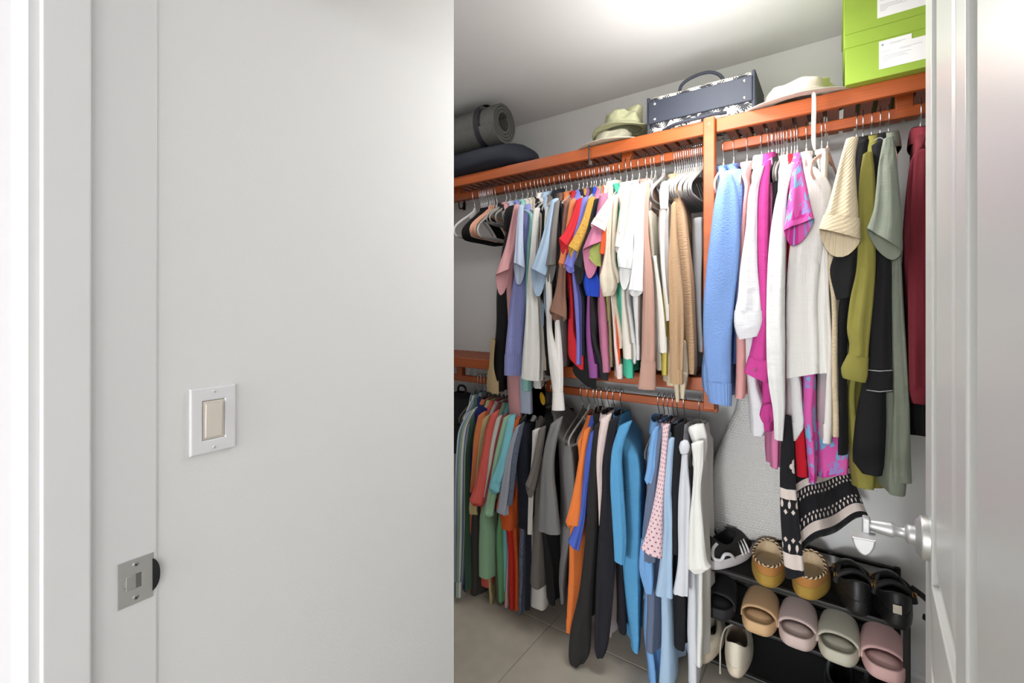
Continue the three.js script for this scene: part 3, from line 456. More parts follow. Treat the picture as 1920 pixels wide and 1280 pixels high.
U('t_shirt', 't-shirt', 'pistachio green T-shirt, its sleeve lying inside the mauve sleeve', 1135, [170, 180, 100], { s: [{ r: [[1124, 420, 1134, 420], [1110, 455, 1130, 450], [1098, 474, 1128, 462], [1104, 484, 1128, 478], [1117, 498, 1128, 500]], d: 1.66, flat: 0.4 }], b: [[430, 1124, 1134], [600, 1136, 1144]] });
U('t_shirt', 't-shirt', 'taupe top, a narrow strip beside the mauve hem', 1140, [152, 138, 108], { b: [[430, 1132, 1140], [560, 1140, 1147], [692, 1138, 1152]] });
U('t_shirt', 't-shirt', 'blush white T-shirt, its short hemmed sleeve lying over the mauve one', 1145, [244, 219, 213], { b: [[430, 1138, 1148], [560, 1145, 1151], [640, 1150, 1160], [706, 1155, 1172]], s: [{ r: [[1138, 374, 1152, 366], [1124, 394, 1146, 400], [1115, 408, 1138, 421], [1108, 420, 1134, 434]], open: 14, d: 1.638, cut: 2, cn: 'hem' }] });
U('t_shirt', 't-shirt', 'vivid orange T-shirt, a sliver of sleeve beneath the blush white sleeve', 1142, [228, 88, 40], { b: [[430, 1134, 1142], [600, 1152, 1160], [680, 1158, 1168]], s: [{ r: [[1133, 410, 1141, 405], [1127, 450, 1138, 450], [1124, 475, 1134, 477]], d: 1.65 }] });
U('blouse', 'shirt', 'beige blouse with long gathered sleeves, hanging before the green top', 1153, [217, 206, 186], { k: 'linen', b: [[430, 1146, 1158], [560, 1146, 1160], [610, 1152, 1170], [652, 1158, 1172]], neck: 'collar', s: [{ r: [[1139, 374, 1150, 370], [1137, 420, 1147, 420], [1134, 470, 1146, 470], [1128, 503, 1152, 505], [1124, 522, 1159, 530], [1129, 548, 1154, 548], [1132, 556, 1150, 554]], d: 1.65, fold: 0.007, cut: 5 }, { r: [[1150, 368, 1160, 364], [1147, 430, 1156, 430], [1146, 490, 1155, 490], [1149, 512, 1162, 514], [1150, 532, 1162, 530]], d: 1.66 }] });
U('t_shirt', 't-shirt', 'jade green top, its hem peeking out between cream hems', 1164, [74, 192, 158], { b: [[370, 1156, 1168], [420, 1154, 1161], [530, 1156, 1168], [640, 1168, 1185], [705, 1170, 1195]], bd: 1.70 });
U('t_shirt', 't-shirt', 'cream T-shirt with a turned sleeve hem, beside the beige blouse', 1176, [236, 231, 219], { b: [[430, 1164, 1178], [560, 1160, 1172], [620, 1162, 1182], [674, 1168, 1192]], bd: 1.69, s: [{ r: [[1168, 356, 1186, 349], [1161, 400, 1180, 402], [1156, 436, 1174, 440], [1153, 462, 1170, 466]], open: 14, d: 1.645, cut: 2, cn: 'hem' }] });
U('t_shirt', 't-shirt', 'white T-shirt with a crumpled curling sleeve', 1186, [234, 234, 233], { b: [[430, 1176, 1190], [550, 1160, 1180], [600, 1168, 1188], [660, 1180, 1199], [684, 1184, 1197]], s: [{ r: [[1184, 352, 1198, 345], [1177, 400, 1192, 402], [1168, 450, 1188, 455], [1157, 474, 1188, 480], [1160, 500, 1184, 505]], open: 50, d: 1.64, fold: 0.008 }] });
U('t_shirt', 't-shirt', 'bright white T-shirt with a smooth straight sleeve, before the rosy brown top', 1199, [236, 236, 236], { b: [[430, 1190, 1204], [560, 1186, 1202], [620, 1190, 1200], [674, 1192, 1202]], s: [{ r: [[1196, 348, 1214, 341], [1190, 400, 1208, 400], [1188, 470, 1207, 470], [1182, 520, 1206, 522], [1178, 543, 1206, 546]], open: 14, d: 1.65, sf: 0.002 }] });
U('sweater', 'sweater', 'rosy brown sweater with a long ribbed cuff, beside the white T-shirts', 1213, [188, 149, 134], { b: [[430, 1206, 1216], [600, 1206, 1220], [690, 1206, 1222]], s: [{ r: [[1206, 350, 1219, 338], [1205, 430, 1216, 430], [1206, 520, 1225, 520], [1204, 600, 1228, 600], [1202, 677, 1229, 677], [1197, 728, 1229, 730]], cut: 4, d: 1.665, sf: 0.002 }] });
const straps = col => (t, put, X0, rt) => { for (const s of [-1, 1]) put('strap', tube([[X0 + 0.002, rt - 0.135, -RODZ + s * 0.10], [X0 + 0.012, rt - 0.12, -RODZ + s * 0.095], [X0 + 0.014, rt - 0.2, -RODZ + s * 0.1], [X0 + 0.008, rt - 0.3, -RODZ + s * 0.12]], 0.005, 14, 5), cloth(col)); };
const tank = (l, h, col, o) => U('tank_top', 'tank top', l, h, col, { neckless: true, far: 0.15, extra: straps(col), ...o });
tank('cream tank top on thin straps, directly beside the rosy brown sweater', 1222, [233, 227, 210], { b: [[395, 1212, 1223], [480, 1218, 1229], [540, 1226, 1237], [690, 1230, 1246]], bd: 1.73 });
tank('ivory ribbed tank top, its angled hem above the yellow one', 1229, [241, 237, 227], { k: 'rib', b: [[480, 1221, 1233], [560, 1227, 1246], [640, 1228, 1253], [657, 1230, 1255]], bd: 1.69 });
tank('yellow tank top, only its hem visible under the ivory ribbed one', 1246, [222, 203, 94], { extra: null, b: [[540, 1242, 1248], [620, 1241, 1253], [707, 1242, 1255]], bd: 1.71 });
tank('white draped tank top with a wide armhole, beside the camel cardigan', 1243, [241, 239, 232], { b: [[384, 1235, 1254], [420, 1233, 1251], [480, 1238, 1253], [560, 1245, 1257], [604, 1248, 1257]], bd: 1.675, extra: (t, put, X0, rt) => { const r = [[1240, 344, 1252, 340], [1236, 362, 1254, 358], [1238, 392, 1252, 392]]; put('strap', sleeveGeo(r, 1.68, {}), cloth([244, 242, 236])); } });
U('trousers', 'trousers', 'cream trousers, their hem ends poking out below the camel cardigan', 1268, [216, 200, 172], { neckless: true, hang: 0, bd: 1.71, far: -0.08, thickMax: 0.05, b: [[640, 1260, 1290], [700, 1258, 1292], [722, 1262, 1287]], s: [{ n: 'leg', r: [[1260, 700, 1274, 700], [1264, 726, 1274, 726], [1267, 753, 1274, 753]], d: 1.705 }, { n: 'leg', r: [[1274, 700, 1290, 700], [1275, 726, 1286, 726], [1276, 746, 1283, 748]], d: 1.71 }] });
U('cardigan', 'cardigan', 'camel brown cardigan with long sleeves, beside the bunch of empty grey hangers', 1266, [188, 154, 119], { k: 'fleece', bd: 1.74, b: [[400, 1262, 1290], [480, 1268, 1300], [560, 1276, 1308], [640, 1282, 1308], [690, 1285, 1308], [702, 1288, 1306]], s: [{ r: [[1258, 385, 1268, 378], [1256, 440, 1270, 440], [1252, 500, 1276, 500], [1254, 560, 1282, 560], [1255, 620, 1283, 620], [1256, 692, 1281, 692], [1257, 718, 1281, 720]], cut: 5, d: 1.66 }] });
U('shirt', 'shirt', 'grey top hanging low behind the bunch of empty grey hangers', 1306, [142, 142, 145], { b: [[408, 1297, 1321], [470, 1300, 1321], [560, 1306, 1321], [655, 1308, 1320]], bd: 1.79, neck: 0, neckless: true, far: 0.12 });
U('skirt', 'skirt', 'small black skirt drooping over the lower rod below the purple hem', 1108, [20, 20, 22], { neckless: true, hang: 0, far: -0.05, bd: 1.735, b: [[640, 1100, 1120], [690, 1076, 1120], [708, 1080, 1122], [724, 1104, 1122]] });

// ---------------------------------------------------------------- upper rod, bright unit
const GR = 'clothes hanging on the upper rod of the bright unit';
const R = (n, c, l, h, col, o) => garment({ n, c, l, h, col, rod: 'U', g: GR, ...o });
R('sweatshirt', 'sweatshirt', 'sky blue fleece sweatshirt on a pink hanger, beside the wooden post', 1357, [128, 164, 224], { k: 'fleece', hang: 'pink', bd: 1.745, b: [[372, 1346, 1386], [420, 1338, 1390], [560, 1322, 1388], [678, 1309, 1362], [726, 1309, 1362], [750, 1326, 1362]], neckCol: [118, 154, 216], s: [{ r: [[1350, 334, 1374, 328], [1340, 378, 1385, 370], [1332, 440, 1388, 440], [1325, 500, 1385, 500], [1319, 570, 1377, 570], [1319, 640, 1372, 640], [1325, 714, 1371, 717], [1330, 753, 1371, 760]], cut: 6, d: 1.655, thick: 0.045, flat: 1.2 }, { n: 'hood', r: [[1358, 322, 1392, 318], [1356, 345, 1396, 345], [1368, 372, 1396, 380]], d: 1.76, thick: 0.05 }] });
R('sweatshirt', 'sweatshirt', 'second blue sweatshirt, mostly hidden behind the sky blue fleece one', 1376, [112, 146, 214], { k: 'fleece', b: [[332, 1372, 1396], [400, 1378, 1397], [500, 1384, 1393], [600, 1380, 1388], [690, 1376, 1386]], bd: 1.73 });
R('dress', 'dress', 'pale pink sleeveless dress, a narrow strip between blue sweatshirt and white shirt', 1401, [246, 180, 175], { b: [[345, 1394, 1406], [380, 1390, 1403], [450, 1384, 1397], [560, 1380, 1393], [640, 1374, 1398], [751, 1373, 1397]], bd: 1.70 });
R('shirt', 'shirt', 'white linen shirt with its sleeve rolled up, next to the pale pink dress', 1428, [243, 243, 247], { k: 'linen', neck: 'collar', b: [[400, 1404, 1424], [560, 1392, 1420], [640, 1390, 1420], [720, 1398, 1424], [790, 1399, 1446], [818, 1402, 1436]], bd: 1.715, s: [{ r: [[1420, 320, 1434, 310], [1404, 360, 1422, 358], [1398, 430, 1420, 430], [1388, 500, 1421, 500], [1383, 556, 1426, 560], [1378, 582, 1428, 582], [1378, 612, 1428, 606], [1386, 636, 1420, 630]], cut: 5, d: 1.655, fold: 0.006 }] });
R('shirt', 'shirt', 'magenta shirt with buttoned cuff and knotted hem, beside the white linen shirt', 1441, [205, 66, 150], { k: 'linen', neck: 'collar', b: [[400, 1426, 1444], [560, 1424, 1442], [720, 1422, 1450], [770, 1424, 1453], [802, 1430, 1452]], bd: 1.70, s: [{ r: [[1432, 306, 1446, 300], [1424, 350, 1442, 348], [1420, 430, 1440, 430], [1421, 500, 1440, 500], [1422, 560, 1440, 560], [1412, 630, 1440, 635], [1404, 668, 1440, 676], [1396, 698, 1440, 718]], cut: 6, d: 1.665 }, { n: 'knot', r: [[1428, 760, 1446, 756], [1424, 778, 1452, 776], [1430, 792, 1450, 788]], d: 1.69, fold: 0.008 }], extra: (t, put) => { const c = atDist(1415, 693, 1.63); put('button', lathe([[0, 0.0012], [0.005, 0.0012], [0.0055, 0]], 16).rotateX(Math.PI / 2).translate(c.x, c.y, c.z), cloth([225, 110, 175])); } });
R('dress', 'dress', 'candy pink dress, only its lower edge visible below the magenta knot', 1447, [228, 134, 180], { hang: 'grey', b: [[420, 1440, 1454], [640, 1442, 1458], [790, 1444, 1466], [850, 1443, 1466], [885, 1446, 1464]], bd: 1.73 });
R('top', 'top', 'black top on a dark hanger, deep between magenta and white sleeves', 1456, [24, 24, 26], { hang: 'black', b: [[332, 1446, 1464], [400, 1444, 1458], [500, 1446, 1458]], bd: 1.72 });
R('shirt', 'shirt', 'long white cotton shirt with wide sleeve, between magenta shirt and pink-blue dress', 1476, [241, 241, 239], { k: 'linen', hang: 'pink', b: [[420, 1452, 1476], [600, 1446, 1474], [700, 1472, 1505], [760, 1474, 1512], [802, 1472, 1516], [824, 1460, 1502]], bd: 1.71, s: [{ r: [[1474, 312, 1492, 305], [1458, 360, 1478, 355], [1448, 410, 1474, 410], [1441, 470, 1473, 470], [1437, 560, 1472, 560], [1437, 660, 1472, 660], [1441, 720, 1472, 720], [1449, 770, 1472, 768], [1452, 822, 1468, 826]], d: 1.65, fold: 0.005 }] });
R('dress', 'dress', 'pink and blue ikat dress with short sleeve, between two white garments', 1495, [222, 80, 165], { hang: 'pink', map: P.tie, b: [[420, 1482, 1504], [600, 1494, 1512], [700, 1503, 1531], [780, 1508, 1533], [850, 1515, 1537], [906, 1521, 1534]], bd: 1.70, s: [{ r: [[1488, 308, 1504, 303], [1481, 350, 1513, 348], [1475, 396, 1521, 388], [1470, 432, 1527, 410]], open: 36, d: 1.63, thick: 0.04 }, { n: 'skirt', r: [[1530, 790, 1572, 790], [1530, 815, 1582, 820], [1532, 850, 1592, 840], [1534, 892, 1590, 886]], d: 1.78, thick: 0.05 }] });
R('jacket', 'jacket', 'creamy white jacket with a slanting hem, behind a bare pink hanger', 1512, [244, 242, 237], { k: 'linen', hang: 'pink', b: [[420, 1500, 1540], [560, 1490, 1545], [698, 1500, 1552]], bd: 1.76, thickMax: 0.07, s: [{ r: [[1502, 318, 1530, 314], [1497, 352, 1558, 350], [1493, 410, 1554, 420], [1480, 470, 1542, 476], [1474, 560, 1534, 560], [1473, 640, 1536, 640], [1472, 708, 1537, 698]], d: 1.715, thick: 0.03, fold: 0.006 }, { r: [[1534, 440, 1552, 440], [1532, 560, 1552, 560], [1534, 640, 1553, 640], [1534, 700, 1555, 698]], d: 1.72 }] });
R('dress', 'dress', 'plain white dress, its narrow hem hanging between ikat dress and beige top', 1541, [240, 236, 231], { hang: 'grey', b: [[420, 1540, 1556], [600, 1544, 1558], [700, 1544, 1561], [760, 1540, 1563], [824, 1534, 1559]], bd: 1.70 });
hanger(atDist(1551, 250, RODZ).x, ROD_U, 'pink', 'pale pink velvet hanger left bare in front of the creamy white jacket', 'empty hangers', -0.17, 0.02, 1.06, 1.3);
R('t_shirt', 't-shirt', 'beige quilted T-shirt, its wide short sleeve opening towards the doorway', 1606, [223, 205, 173], { k: 'quilt', b: [[330, 1580, 1604], [480, 1546, 1568], [560, 1550, 1569], [660, 1552, 1572], [760, 1554, 1574], [826, 1553, 1573]], bd: 1.69, thickMax: 0.03, s: [{ r: [[1586, 262, 1610, 258], [1575, 300, 1604, 296], [1562, 350, 1606, 346], [1551, 390, 1609, 384], [1545, 404, 1611, 410], [1537, 430, 1613, 449]], open: 42, d: 1.61, thick: 0.055, flat: 1.2, cut: 4, cn: 'hem' }] });
R('blouse', 'shirt', 'black blouse with a loose dark sleeve, behind the beige quilted T-shirt', 1618, [26, 26, 29], { b: [[300, 1602, 1624], [420, 1586, 1606], [560, 1564, 1592], [660, 1566, 1584], [760, 1570, 1584], [846, 1565, 1582]], bd: 1.70, s: [{ r: [[1602, 272, 1630, 262], [1598, 320, 1620, 320], [1590, 400, 1614, 400], [1563, 480, 1608, 480], [1556, 512, 1608, 512], [1568, 562, 1596, 556]], d: 1.665 }], neck: 'collar' });
R('shirt', 'shirt', 'olive green shirt with a gathered cuff, beside the black piped pyjama shirt', 1634, [144, 138, 64], { neck: 'collar', b: [[420, 1612, 1640], [640, 1598, 1630], [720, 1584, 1606], [800, 1584, 1612], [880, 1585, 1648], [922, 1593, 1648]], bd: 1.73, thickMax: 0.06, s: [{ r: [[1618, 290, 1636, 285], [1611, 340, 1641, 335], [1608, 420, 1642, 420], [1606, 500, 1642, 500], [1594, 560, 1638, 562], [1588, 615, 1632, 622], [1593, 648, 1629, 652], [1590, 664, 1628, 670], [1578, 690, 1626, 704], [1581, 708, 1622, 717]], cut: 7, d: 1.645, fold: 0.007 }] });
R('pyjama_shirt', 'shirt', 'black pyjama shirt with thin white piping on its cuff', 1650, [29, 29, 33], { neck: 'collar', b: [[420, 1640, 1664], [640, 1620, 1672], [740, 1602, 1671], [800, 1590, 1673], [870, 1585, 1668], [890, 1606, 1656]], bd: 1.71, thickMax: 0.06, s: [{ r: [[1634, 274, 1658, 264], [1637, 330, 1660, 326], [1640, 420, 1664, 420], [1642, 500, 1671, 500], [1631, 580, 1672, 580], [1626, 691, 1672, 692], [1626, 733, 1673, 734]], cut: 5, d: 1.66, sf: 0.002 }], extra: (t, put) => { for (const y of [693, 731]) { const a = atRange(1625, y, 1.654), b = atRange(1673, y + 1, 1.654), v = V3(a.x, 0, a.z).normalize(), m = a.clone().lerp(b, 0.5).addScaledVector(v, -0.028); put('piping', tube([a, a.clone().lerp(m, 0.6), m, b.clone().lerp(m, 0.6), b], 0.0014, 20, 5), cloth([225, 225, 225])); } const c = [[1638, 264], [1650, 258], [1660, 266], [1664, 282]].map(q => atDist(q[0], q[1], 1.80)); put('piping', tube(c, 0.0014, 16, 5), cloth([225, 225, 225])); } });
R('shirt', 'shirt', 'sage grey shirt with a wide short sleeve over a long rolled hem', 1666, [134, 141, 126], { k: 'linen', hang: 'pink', neck: 'collar', b: [[420, 1650, 1680], [640, 1664, 1696], [780, 1660, 1706], [860, 1652, 1706], [905, 1647, 1705], [924, 1650, 1702]], bd: 1.70, thickMax: 0.055, s: [{ r: [[1656, 262, 1676, 256], [1647, 310, 1682, 305], [1642, 360, 1687, 360], [1637, 396, 1691, 406], [1625, 428, 1692, 470]], open: 30, skew: 0.1, d: 1.59, thick: 0.05 }, { r: [[1672, 470, 1690, 470], [1671, 560, 1694, 560], [1672, 640, 1699, 640], [1674, 740, 1705, 740], [1673, 830, 1707, 830], [1674, 900, 1710, 905]], d: 1.66, fold: 0.006 }] });
R('shirt', 'shirt', 'burgundy shirt with long sleeve, nearest to the open door', 1726, [128, 36, 50], { hang: 'pink', neck: 'collar', b: [[300, 1702, 1722], [400, 1692, 1712], [460, 1690, 1706], [700, 1700, 1745], [766, 1703, 1746]], bd: 1.70, thickMax: 0.06, s: [{ r: [[1714, 286, 1744, 280], [1711, 340, 1744, 340], [1706, 420, 1744, 420], [1702, 520, 1744, 520], [1703, 640, 1742, 640], [1705, 725, 1738, 725], [1712, 755, 1732, 755]], cut: 5, d: 1.65, thick: 0.04 }] });
R('skirt', 'skirt', 'short black skirt, its hem showing below the burgundy shirt', 1716, [25, 24, 26], { neckless: true, hang: 0, bd: 1.72, far: 0.05, b: [[700, 1706, 1742], [772, 1706, 1742], [810, 1709, 1740], [824, 1712, 1736]] });
R('dress', 'dress', 'red dress, only its bright hem visible below the frilled white shirt', 1484, [208, 18, 42], { hang: 'grey', bd: 1.735, b: [[420, 1476, 1496], [640, 1478, 1504], [800, 1479, 1513], [870, 1484, 1518], [902, 1487, 1521]] });
R('top', 'top', 'nude beige top, a slim strip beside the red hem', 1470, [224, 196, 178], { hang: 'grey', bd: 1.75, b: [[420, 1466, 1480], [640, 1470, 1482], [800, 1474, 1484], [869, 1476, 1487]] });
const skirtUV = (g, x0, x1, y0, y1) => { const p = g.attributes.position, uv = g.attributes.uv; for (let i = 0; i < p.count; i++) uv.setXY(i, (p.getX(i) - x0) / 0.62 + p.getZ(i) * 0.9, 1 - (y0 - p.getY(i)) / (y0 - y1)); return g; };
R('maxi_skirt', 'skirt', 'black maxi skirt printed with cream flowers and tasselled bands', 1490, [255, 255, 255], { hang: 'grey', map: P.skirt, neckless: true, s: [
  { n: 'front_fold', r: [[1466, 780, 1484, 780], [1464, 830, 1488, 830], [1462, 880, 1490, 880], [1463, 960, 1497, 960], [1466, 1010, 1502, 1008], [1470, 1060, 1507, 1056], [1474, 1082, 1508, 1076]], d: 1.69, fold: 0.003 },
] , extra: (t, put) => {
  // the flared side: a sheet of cloth with a swung hem, hanging in folds towards the back wall
  const rows = [], n = 40, m = 22, top = [[1486, 800], [1570, 800]], hem = s => [1498 + 132 * s, 1040 - 66 * Math.sin(s * 1.57) - 6 * Math.sin(s * 9)];
  const uvv = []; let w = 0;
  for (const side of [0, 1]) for (let i = 0; i <= m; i++) { const q = side ? 1 - i / m : i / m, row = []; for (let j = 0; j < n; j++) { const s = j / (n - 1), [hx, hy] = hem(s), x = top[0][0] + (top[1][0] - top[0][0]) * s + (hx - top[0][0] - (top[1][0] - top[0][0]) * s) * q ** 1.2, y = 800 + (hy - 800) * q; const d = 1.73 + 0.20 * s + 0.028 * q * Math.sin(s * 11 + 1) + (side ? 0.035 * (0.4 + q) : 0); row.push(atDist(x, y, d)); } rows.push(row); uvv.push(q); }
  put('flare', gridGeo(rows, (i, j) => [0.3 + j / n * 0.75, 1 - (0.02 + 0.97 * uvv[i])], false));
} });
scene.children.filter(o => o.name === 'maxi_skirt').forEach(o => o.children.forEach(c => { if (c.name === 'front_fold') { const g = c.geometry; g.computeBoundingBox(); const b = g.boundingBox, p = g.attributes.position, uv = g.attributes.uv; for (let i = 0; i < p.count; i++) uv.setXY(i, (p.getX(i) - b.min.x) * 2.2, (p.getY(i) - b.min.y) / (b.max.y - b.min.y) * 0.98 + 0.0); } }));
for (const [i, px] of [1449, 1460, 1466].entries()) hanger(atDist(px, 270, RODZ).x, ROD_U, i === 1 ? 'dark' : 'grey', ['grey velvet hanger left bare between magenta shirt and black top', 'dark grey velvet hanger left bare behind the black top', 'grey velvet hanger left bare beside the long white cotton shirt'][i], 'empty hangers', rr(-0.05, 0.05));

// ---------------------------------------------------------------- lower rod
const GL = 'clothes hanging on the lower rod';
const L = (n, c, l, h, col, o) => garment({ n, c, l, h, col, rod: 'L', g: GL, ...o });
L('shirt', 'shirt', 'blue and green striped shirt, outermost on the lower rod beside the wall corner', 900, [150, 165, 185], { map: P.stripe, neck: 'collar', b: [[800, 866, 884], [900, 860, 876], [1000, 858, 874], [1100, 856, 870]], s: [{ r: [[876, 776, 896, 762], [860, 806, 880, 796], [855, 850, 873, 850], [852, 920, 872, 920], [851, 1000, 871, 1000], [851, 1070, 868, 1072], [852, 1088, 866, 1088], [852, 1116, 865, 1118]], cut: 6, d: 1.65 }] });
L('shirt', 'shirt', 'teal green shirt, a narrow strip beside the striped shirt', 906, [80, 118, 98], { b: [[790, 878, 888], [860, 870, 877], [960, 868, 875], [1105, 868, 877]], bd: 1.69 });
L('shirt', 'shirt', 'ink blue shirt, hanging between the teal and the peach orange one', 912, [32, 42, 118], { b: [[772, 884, 906], [820, 880, 891], [900, 876, 885], [1000, 871, 881], [1126, 865, 879]] });
L('t_shirt', 't-shirt', 'peach orange T-shirt, its short hem end nearly touching the floor', 919, [224, 132, 82], { b: [[900, 882, 892], [1000, 874, 882], [1100, 865, 876], [1136, 857, 878]], s: [{ r: [[896, 780, 912, 770], [888, 820, 902, 818], [884, 880, 893, 880], [881, 922, 889, 924]], d: 1.665 }] });
L('t_shirt', 't-shirt', 'slate grey T-shirt, its long dark hem below the straw yellow scallops', 926, [82, 79, 76], { b: [[820, 896, 904], [960, 880, 897], [1040, 877, 897], [1139, 876, 893]] });
L('t_shirt', 't-shirt', 'straw yellow T-shirt with a scalloped sleeve end', 928, [218, 200, 146], { s: [{ r: [[904, 786, 920, 776], [897, 830, 910, 828], [890, 900, 902, 900], [880, 944, 895, 946], [880, 962, 896, 963]], d: 1.67, fold: 0.007 }], b: [[900, 894, 904], [1135, 916, 924]] });
L('polo_shirt', 't-shirt', 'coral red polo shirt with drooping short sleeve', 936, [230, 102, 92], { b: [[900, 898, 912], [960, 896, 912], [1020, 895, 922], [1085, 895, 922], [1105, 897, 921]], bd: 1.715, s: [{ r: [[920, 778, 938, 767], [910, 810, 926, 806], [903, 850, 920, 850], [890, 908, 912, 912], [880, 936, 908, 945]], open: 16, d: 1.648 }] });
L('t_shirt', 't-shirt', 'chalk white T-shirt, a pale strip between coral and rose sleeves', 944, [218, 218, 208], { b: [[900, 910, 918], [950, 906, 914]], s: [{ r: [[930, 784, 942, 777], [920, 830, 930, 830], [911, 900, 919, 900], [905, 930, 914, 932]], d: 1.66 }] });
L('t_shirt', 't-shirt', 'dark rose T-shirt, hanging between chalk white and mint sleeves', 951, [180, 86, 95], { b: [[900, 915, 922], [960, 906, 916]], s: [{ r: [[938, 784, 952, 774], [927, 820, 938, 820], [920, 860, 930, 860], [912, 900, 922, 900], [903, 950, 915, 932]], d: 1.666 }] });
L('t_shirt', 't-shirt', 'mint green T-shirt with a large hemmed body panel', 958, [174, 219, 180], { b: [[900, 920, 934], [960, 896, 912], [1000, 891, 921], [1060, 887, 922], [1087, 885, 923]], bd: 1.69, s: [{ r: [[944, 784, 960, 776], [935, 820, 950, 820], [926, 860, 940, 860], [919, 900, 936, 900], [911, 942, 928, 946], [908, 961, 926, 965]], open: 12, d: 1.652 }] });
L('t_shirt', 't-shirt', 'aqua blue T-shirt with a folded sleeve hem, beside the mint one', 966, [134, 208, 220], { b: [[900, 938, 950], [980, 937, 950], [1040, 937, 953], [1107, 935, 951]], s: [{ r: [[952, 784, 968, 775], [945, 815, 962, 812], [935, 860, 955, 862], [921, 898, 940, 906], [917, 913, 937, 921]], open: 16, d: 1.642, cut: 3, cn: 'hem' }] });
L('t_shirt', 't-shirt', 'leaf green T-shirt, its long narrow hem between mint and teal ones', 972, [114, 178, 124], { b: [[800, 958, 968], [880, 948, 956], [980, 928, 942], [1060, 927, 943], [1131, 930, 941]], bd: 1.70 });
L('t_shirt', 't-shirt', 'flame orange T-shirt, its wide hem showing over the scarlet one', 980, [222, 96, 36], { b: [[820, 958, 970], [900, 942, 952], [960, 926, 962], [990, 932, 962]], bd: 1.675, s: [{ r: [[964, 788, 976, 780], [953, 832, 962, 832], [941, 900, 950, 900], [930, 952, 942, 954]], d: 1.66 }] });
L('t_shirt', 't-shirt', 'scarlet T-shirt, its straight panel hanging under the flame orange hem', 984, [205, 38, 24], { b: [[820, 966, 974], [960, 946, 962], [1050, 949, 965], [1139, 951, 964]], bd: 1.70 });
L('t_shirt', 't-shirt', 'rust orange T-shirt, a narrow strip beside the scarlet panel', 988, [206, 92, 34], { b: [[820, 968, 976], [980, 958, 972], [1060, 962, 973], [1146, 961, 973]], bd: 1.715 });
L('t_shirt', 't-shirt', 'mist grey T-shirt with a straight sleeve, beside the navy trousers', 991, [164, 168, 180], { b: [[900, 948, 960], [960, 940, 956]], s: [{ r: [[966, 802, 980, 794], [953, 840, 966, 840], [943, 890, 959, 890], [935, 938, 955, 940], [931, 958, 954, 964]], open: 8, d: 1.645 }] });
L('shirt', 'shirt', 'heathered denim blue shirt, hanging beside the mist grey sleeve', 996, [104, 114, 134], { k: 'heather', b: [[880, 962, 970], [960, 971, 984], [1060, 972, 985], [1149, 972, 981]], bd: 1.69, s: [{ r: [[972, 800, 984, 790], [960, 850, 972, 850], [954, 920, 964, 920], [949, 944, 961, 946]], d: 1.655 }] });
L('t_shirt', 't-shirt', 'pale rose T-shirt, only its hem visible below the aqua one', 963, [246, 198, 194], { b: [[960, 946, 954], [1100, 942, 952], [1143, 943, 952]], bd: 1.73, hang: 0, neckless: true });
L('t_shirt', 't-shirt', 'moss grey T-shirt, its wide hem below the leaf green one', 957, [110, 108, 98], { b: [[900, 934, 944], [980, 925, 934], [1080, 923, 945], [1145, 926, 943]], bd: 1.735, hang: 0, neckless: true });
L('trousers', 'trousers', 'dark navy trousers folded over two grey hangers', 1001, [30, 38, 62], { b: [[800, 970, 990], [860, 962, 998], [920, 961, 999], [989, 961, 996]], bd: 1.67, neckless: true, k: 'linen', hang: 'grey', thickMax: 0.08, s: [{ n: 'leg', r: [[984, 940, 996, 940], [985, 1000, 996, 1000], [985, 1080, 996, 1080], [984, 1141, 994, 1141]], d: 1.70 }] });
hanger(atDist(1006, 745, RODZ).x, ROD_L, 'grey', 'second grey velvet hanger standing out before the dark navy trousers', 'empty hangers', 0.02);
L('t_shirt', 't-shirt', 'chalky white T-shirt, its frilled hem below the small grey tee', 1019, [220, 217, 210], { b: [[960, 989, 999], [1080, 988, 1022], [1139, 985, 1026]], bd: 1.72, thickMax: 0.06, s: [{ r: [[998, 808, 1016, 802], [997, 850, 1006, 850], [991, 930, 1001, 930], [989, 1000, 998, 1000]], d: 1.668 }] });
L('t_shirt', 't-shirt', 'ash brown T-shirt with curled sleeve and long body', 1027, [118, 112, 106], { b: [[880, 1008, 1022], [930, 1000, 1014], [1000, 994, 1018], [1100, 988, 1018], [1109, 990, 1018]], bd: 1.69, s: [{ r: [[1010, 806, 1024, 798], [1004, 840, 1018, 845], [993, 886, 1008, 898], [985, 907, 1003, 919]], open: 28, d: 1.648 }] });
L('t_shirt', 't-shirt', 'jet black T-shirt, between ash brown and big grey ones', 1037, [27, 27, 30], { b: [[800, 1018, 1030], [860, 1012, 1024], [950, 1004, 1014], [1000, 1011, 1026], [1060, 1018, 1042], [1136, 1025, 1046]], bd: 1.70 });
L('t_shirt', 't-shirt', 'big mid-grey T-shirt with a broad sleeve, beside bare grey hangers', 1050, [122, 121, 120], { b: [[830, 1040, 1080], [930, 1048, 1088], [1000, 1050, 1076], [1080, 1046, 1062], [1131, 1050, 1060]], bd: 1.74, thickMax: 0.05, s: [{ r: [[1032, 796, 1056, 780], [1021, 838, 1042, 842], [1015, 886, 1040, 890], [1011, 940, 1046, 944], [1008, 992, 1052, 999]], open: 6, d: 1.645, thick: 0.045, sf: 0.003 }] });
hanger(atDist(1092, 745, RODZ).x, ROD_L, 'dark', 'dark grey velvet hanger left bare beside the big mid-grey T-shirt', 'empty hangers', 0.04);
hanger(atDist(1105, 745, RODZ).x, ROD_L, 'grey', 'grey velvet hanger left bare beside the tangerine T-shirt', 'empty hangers', -0.02);
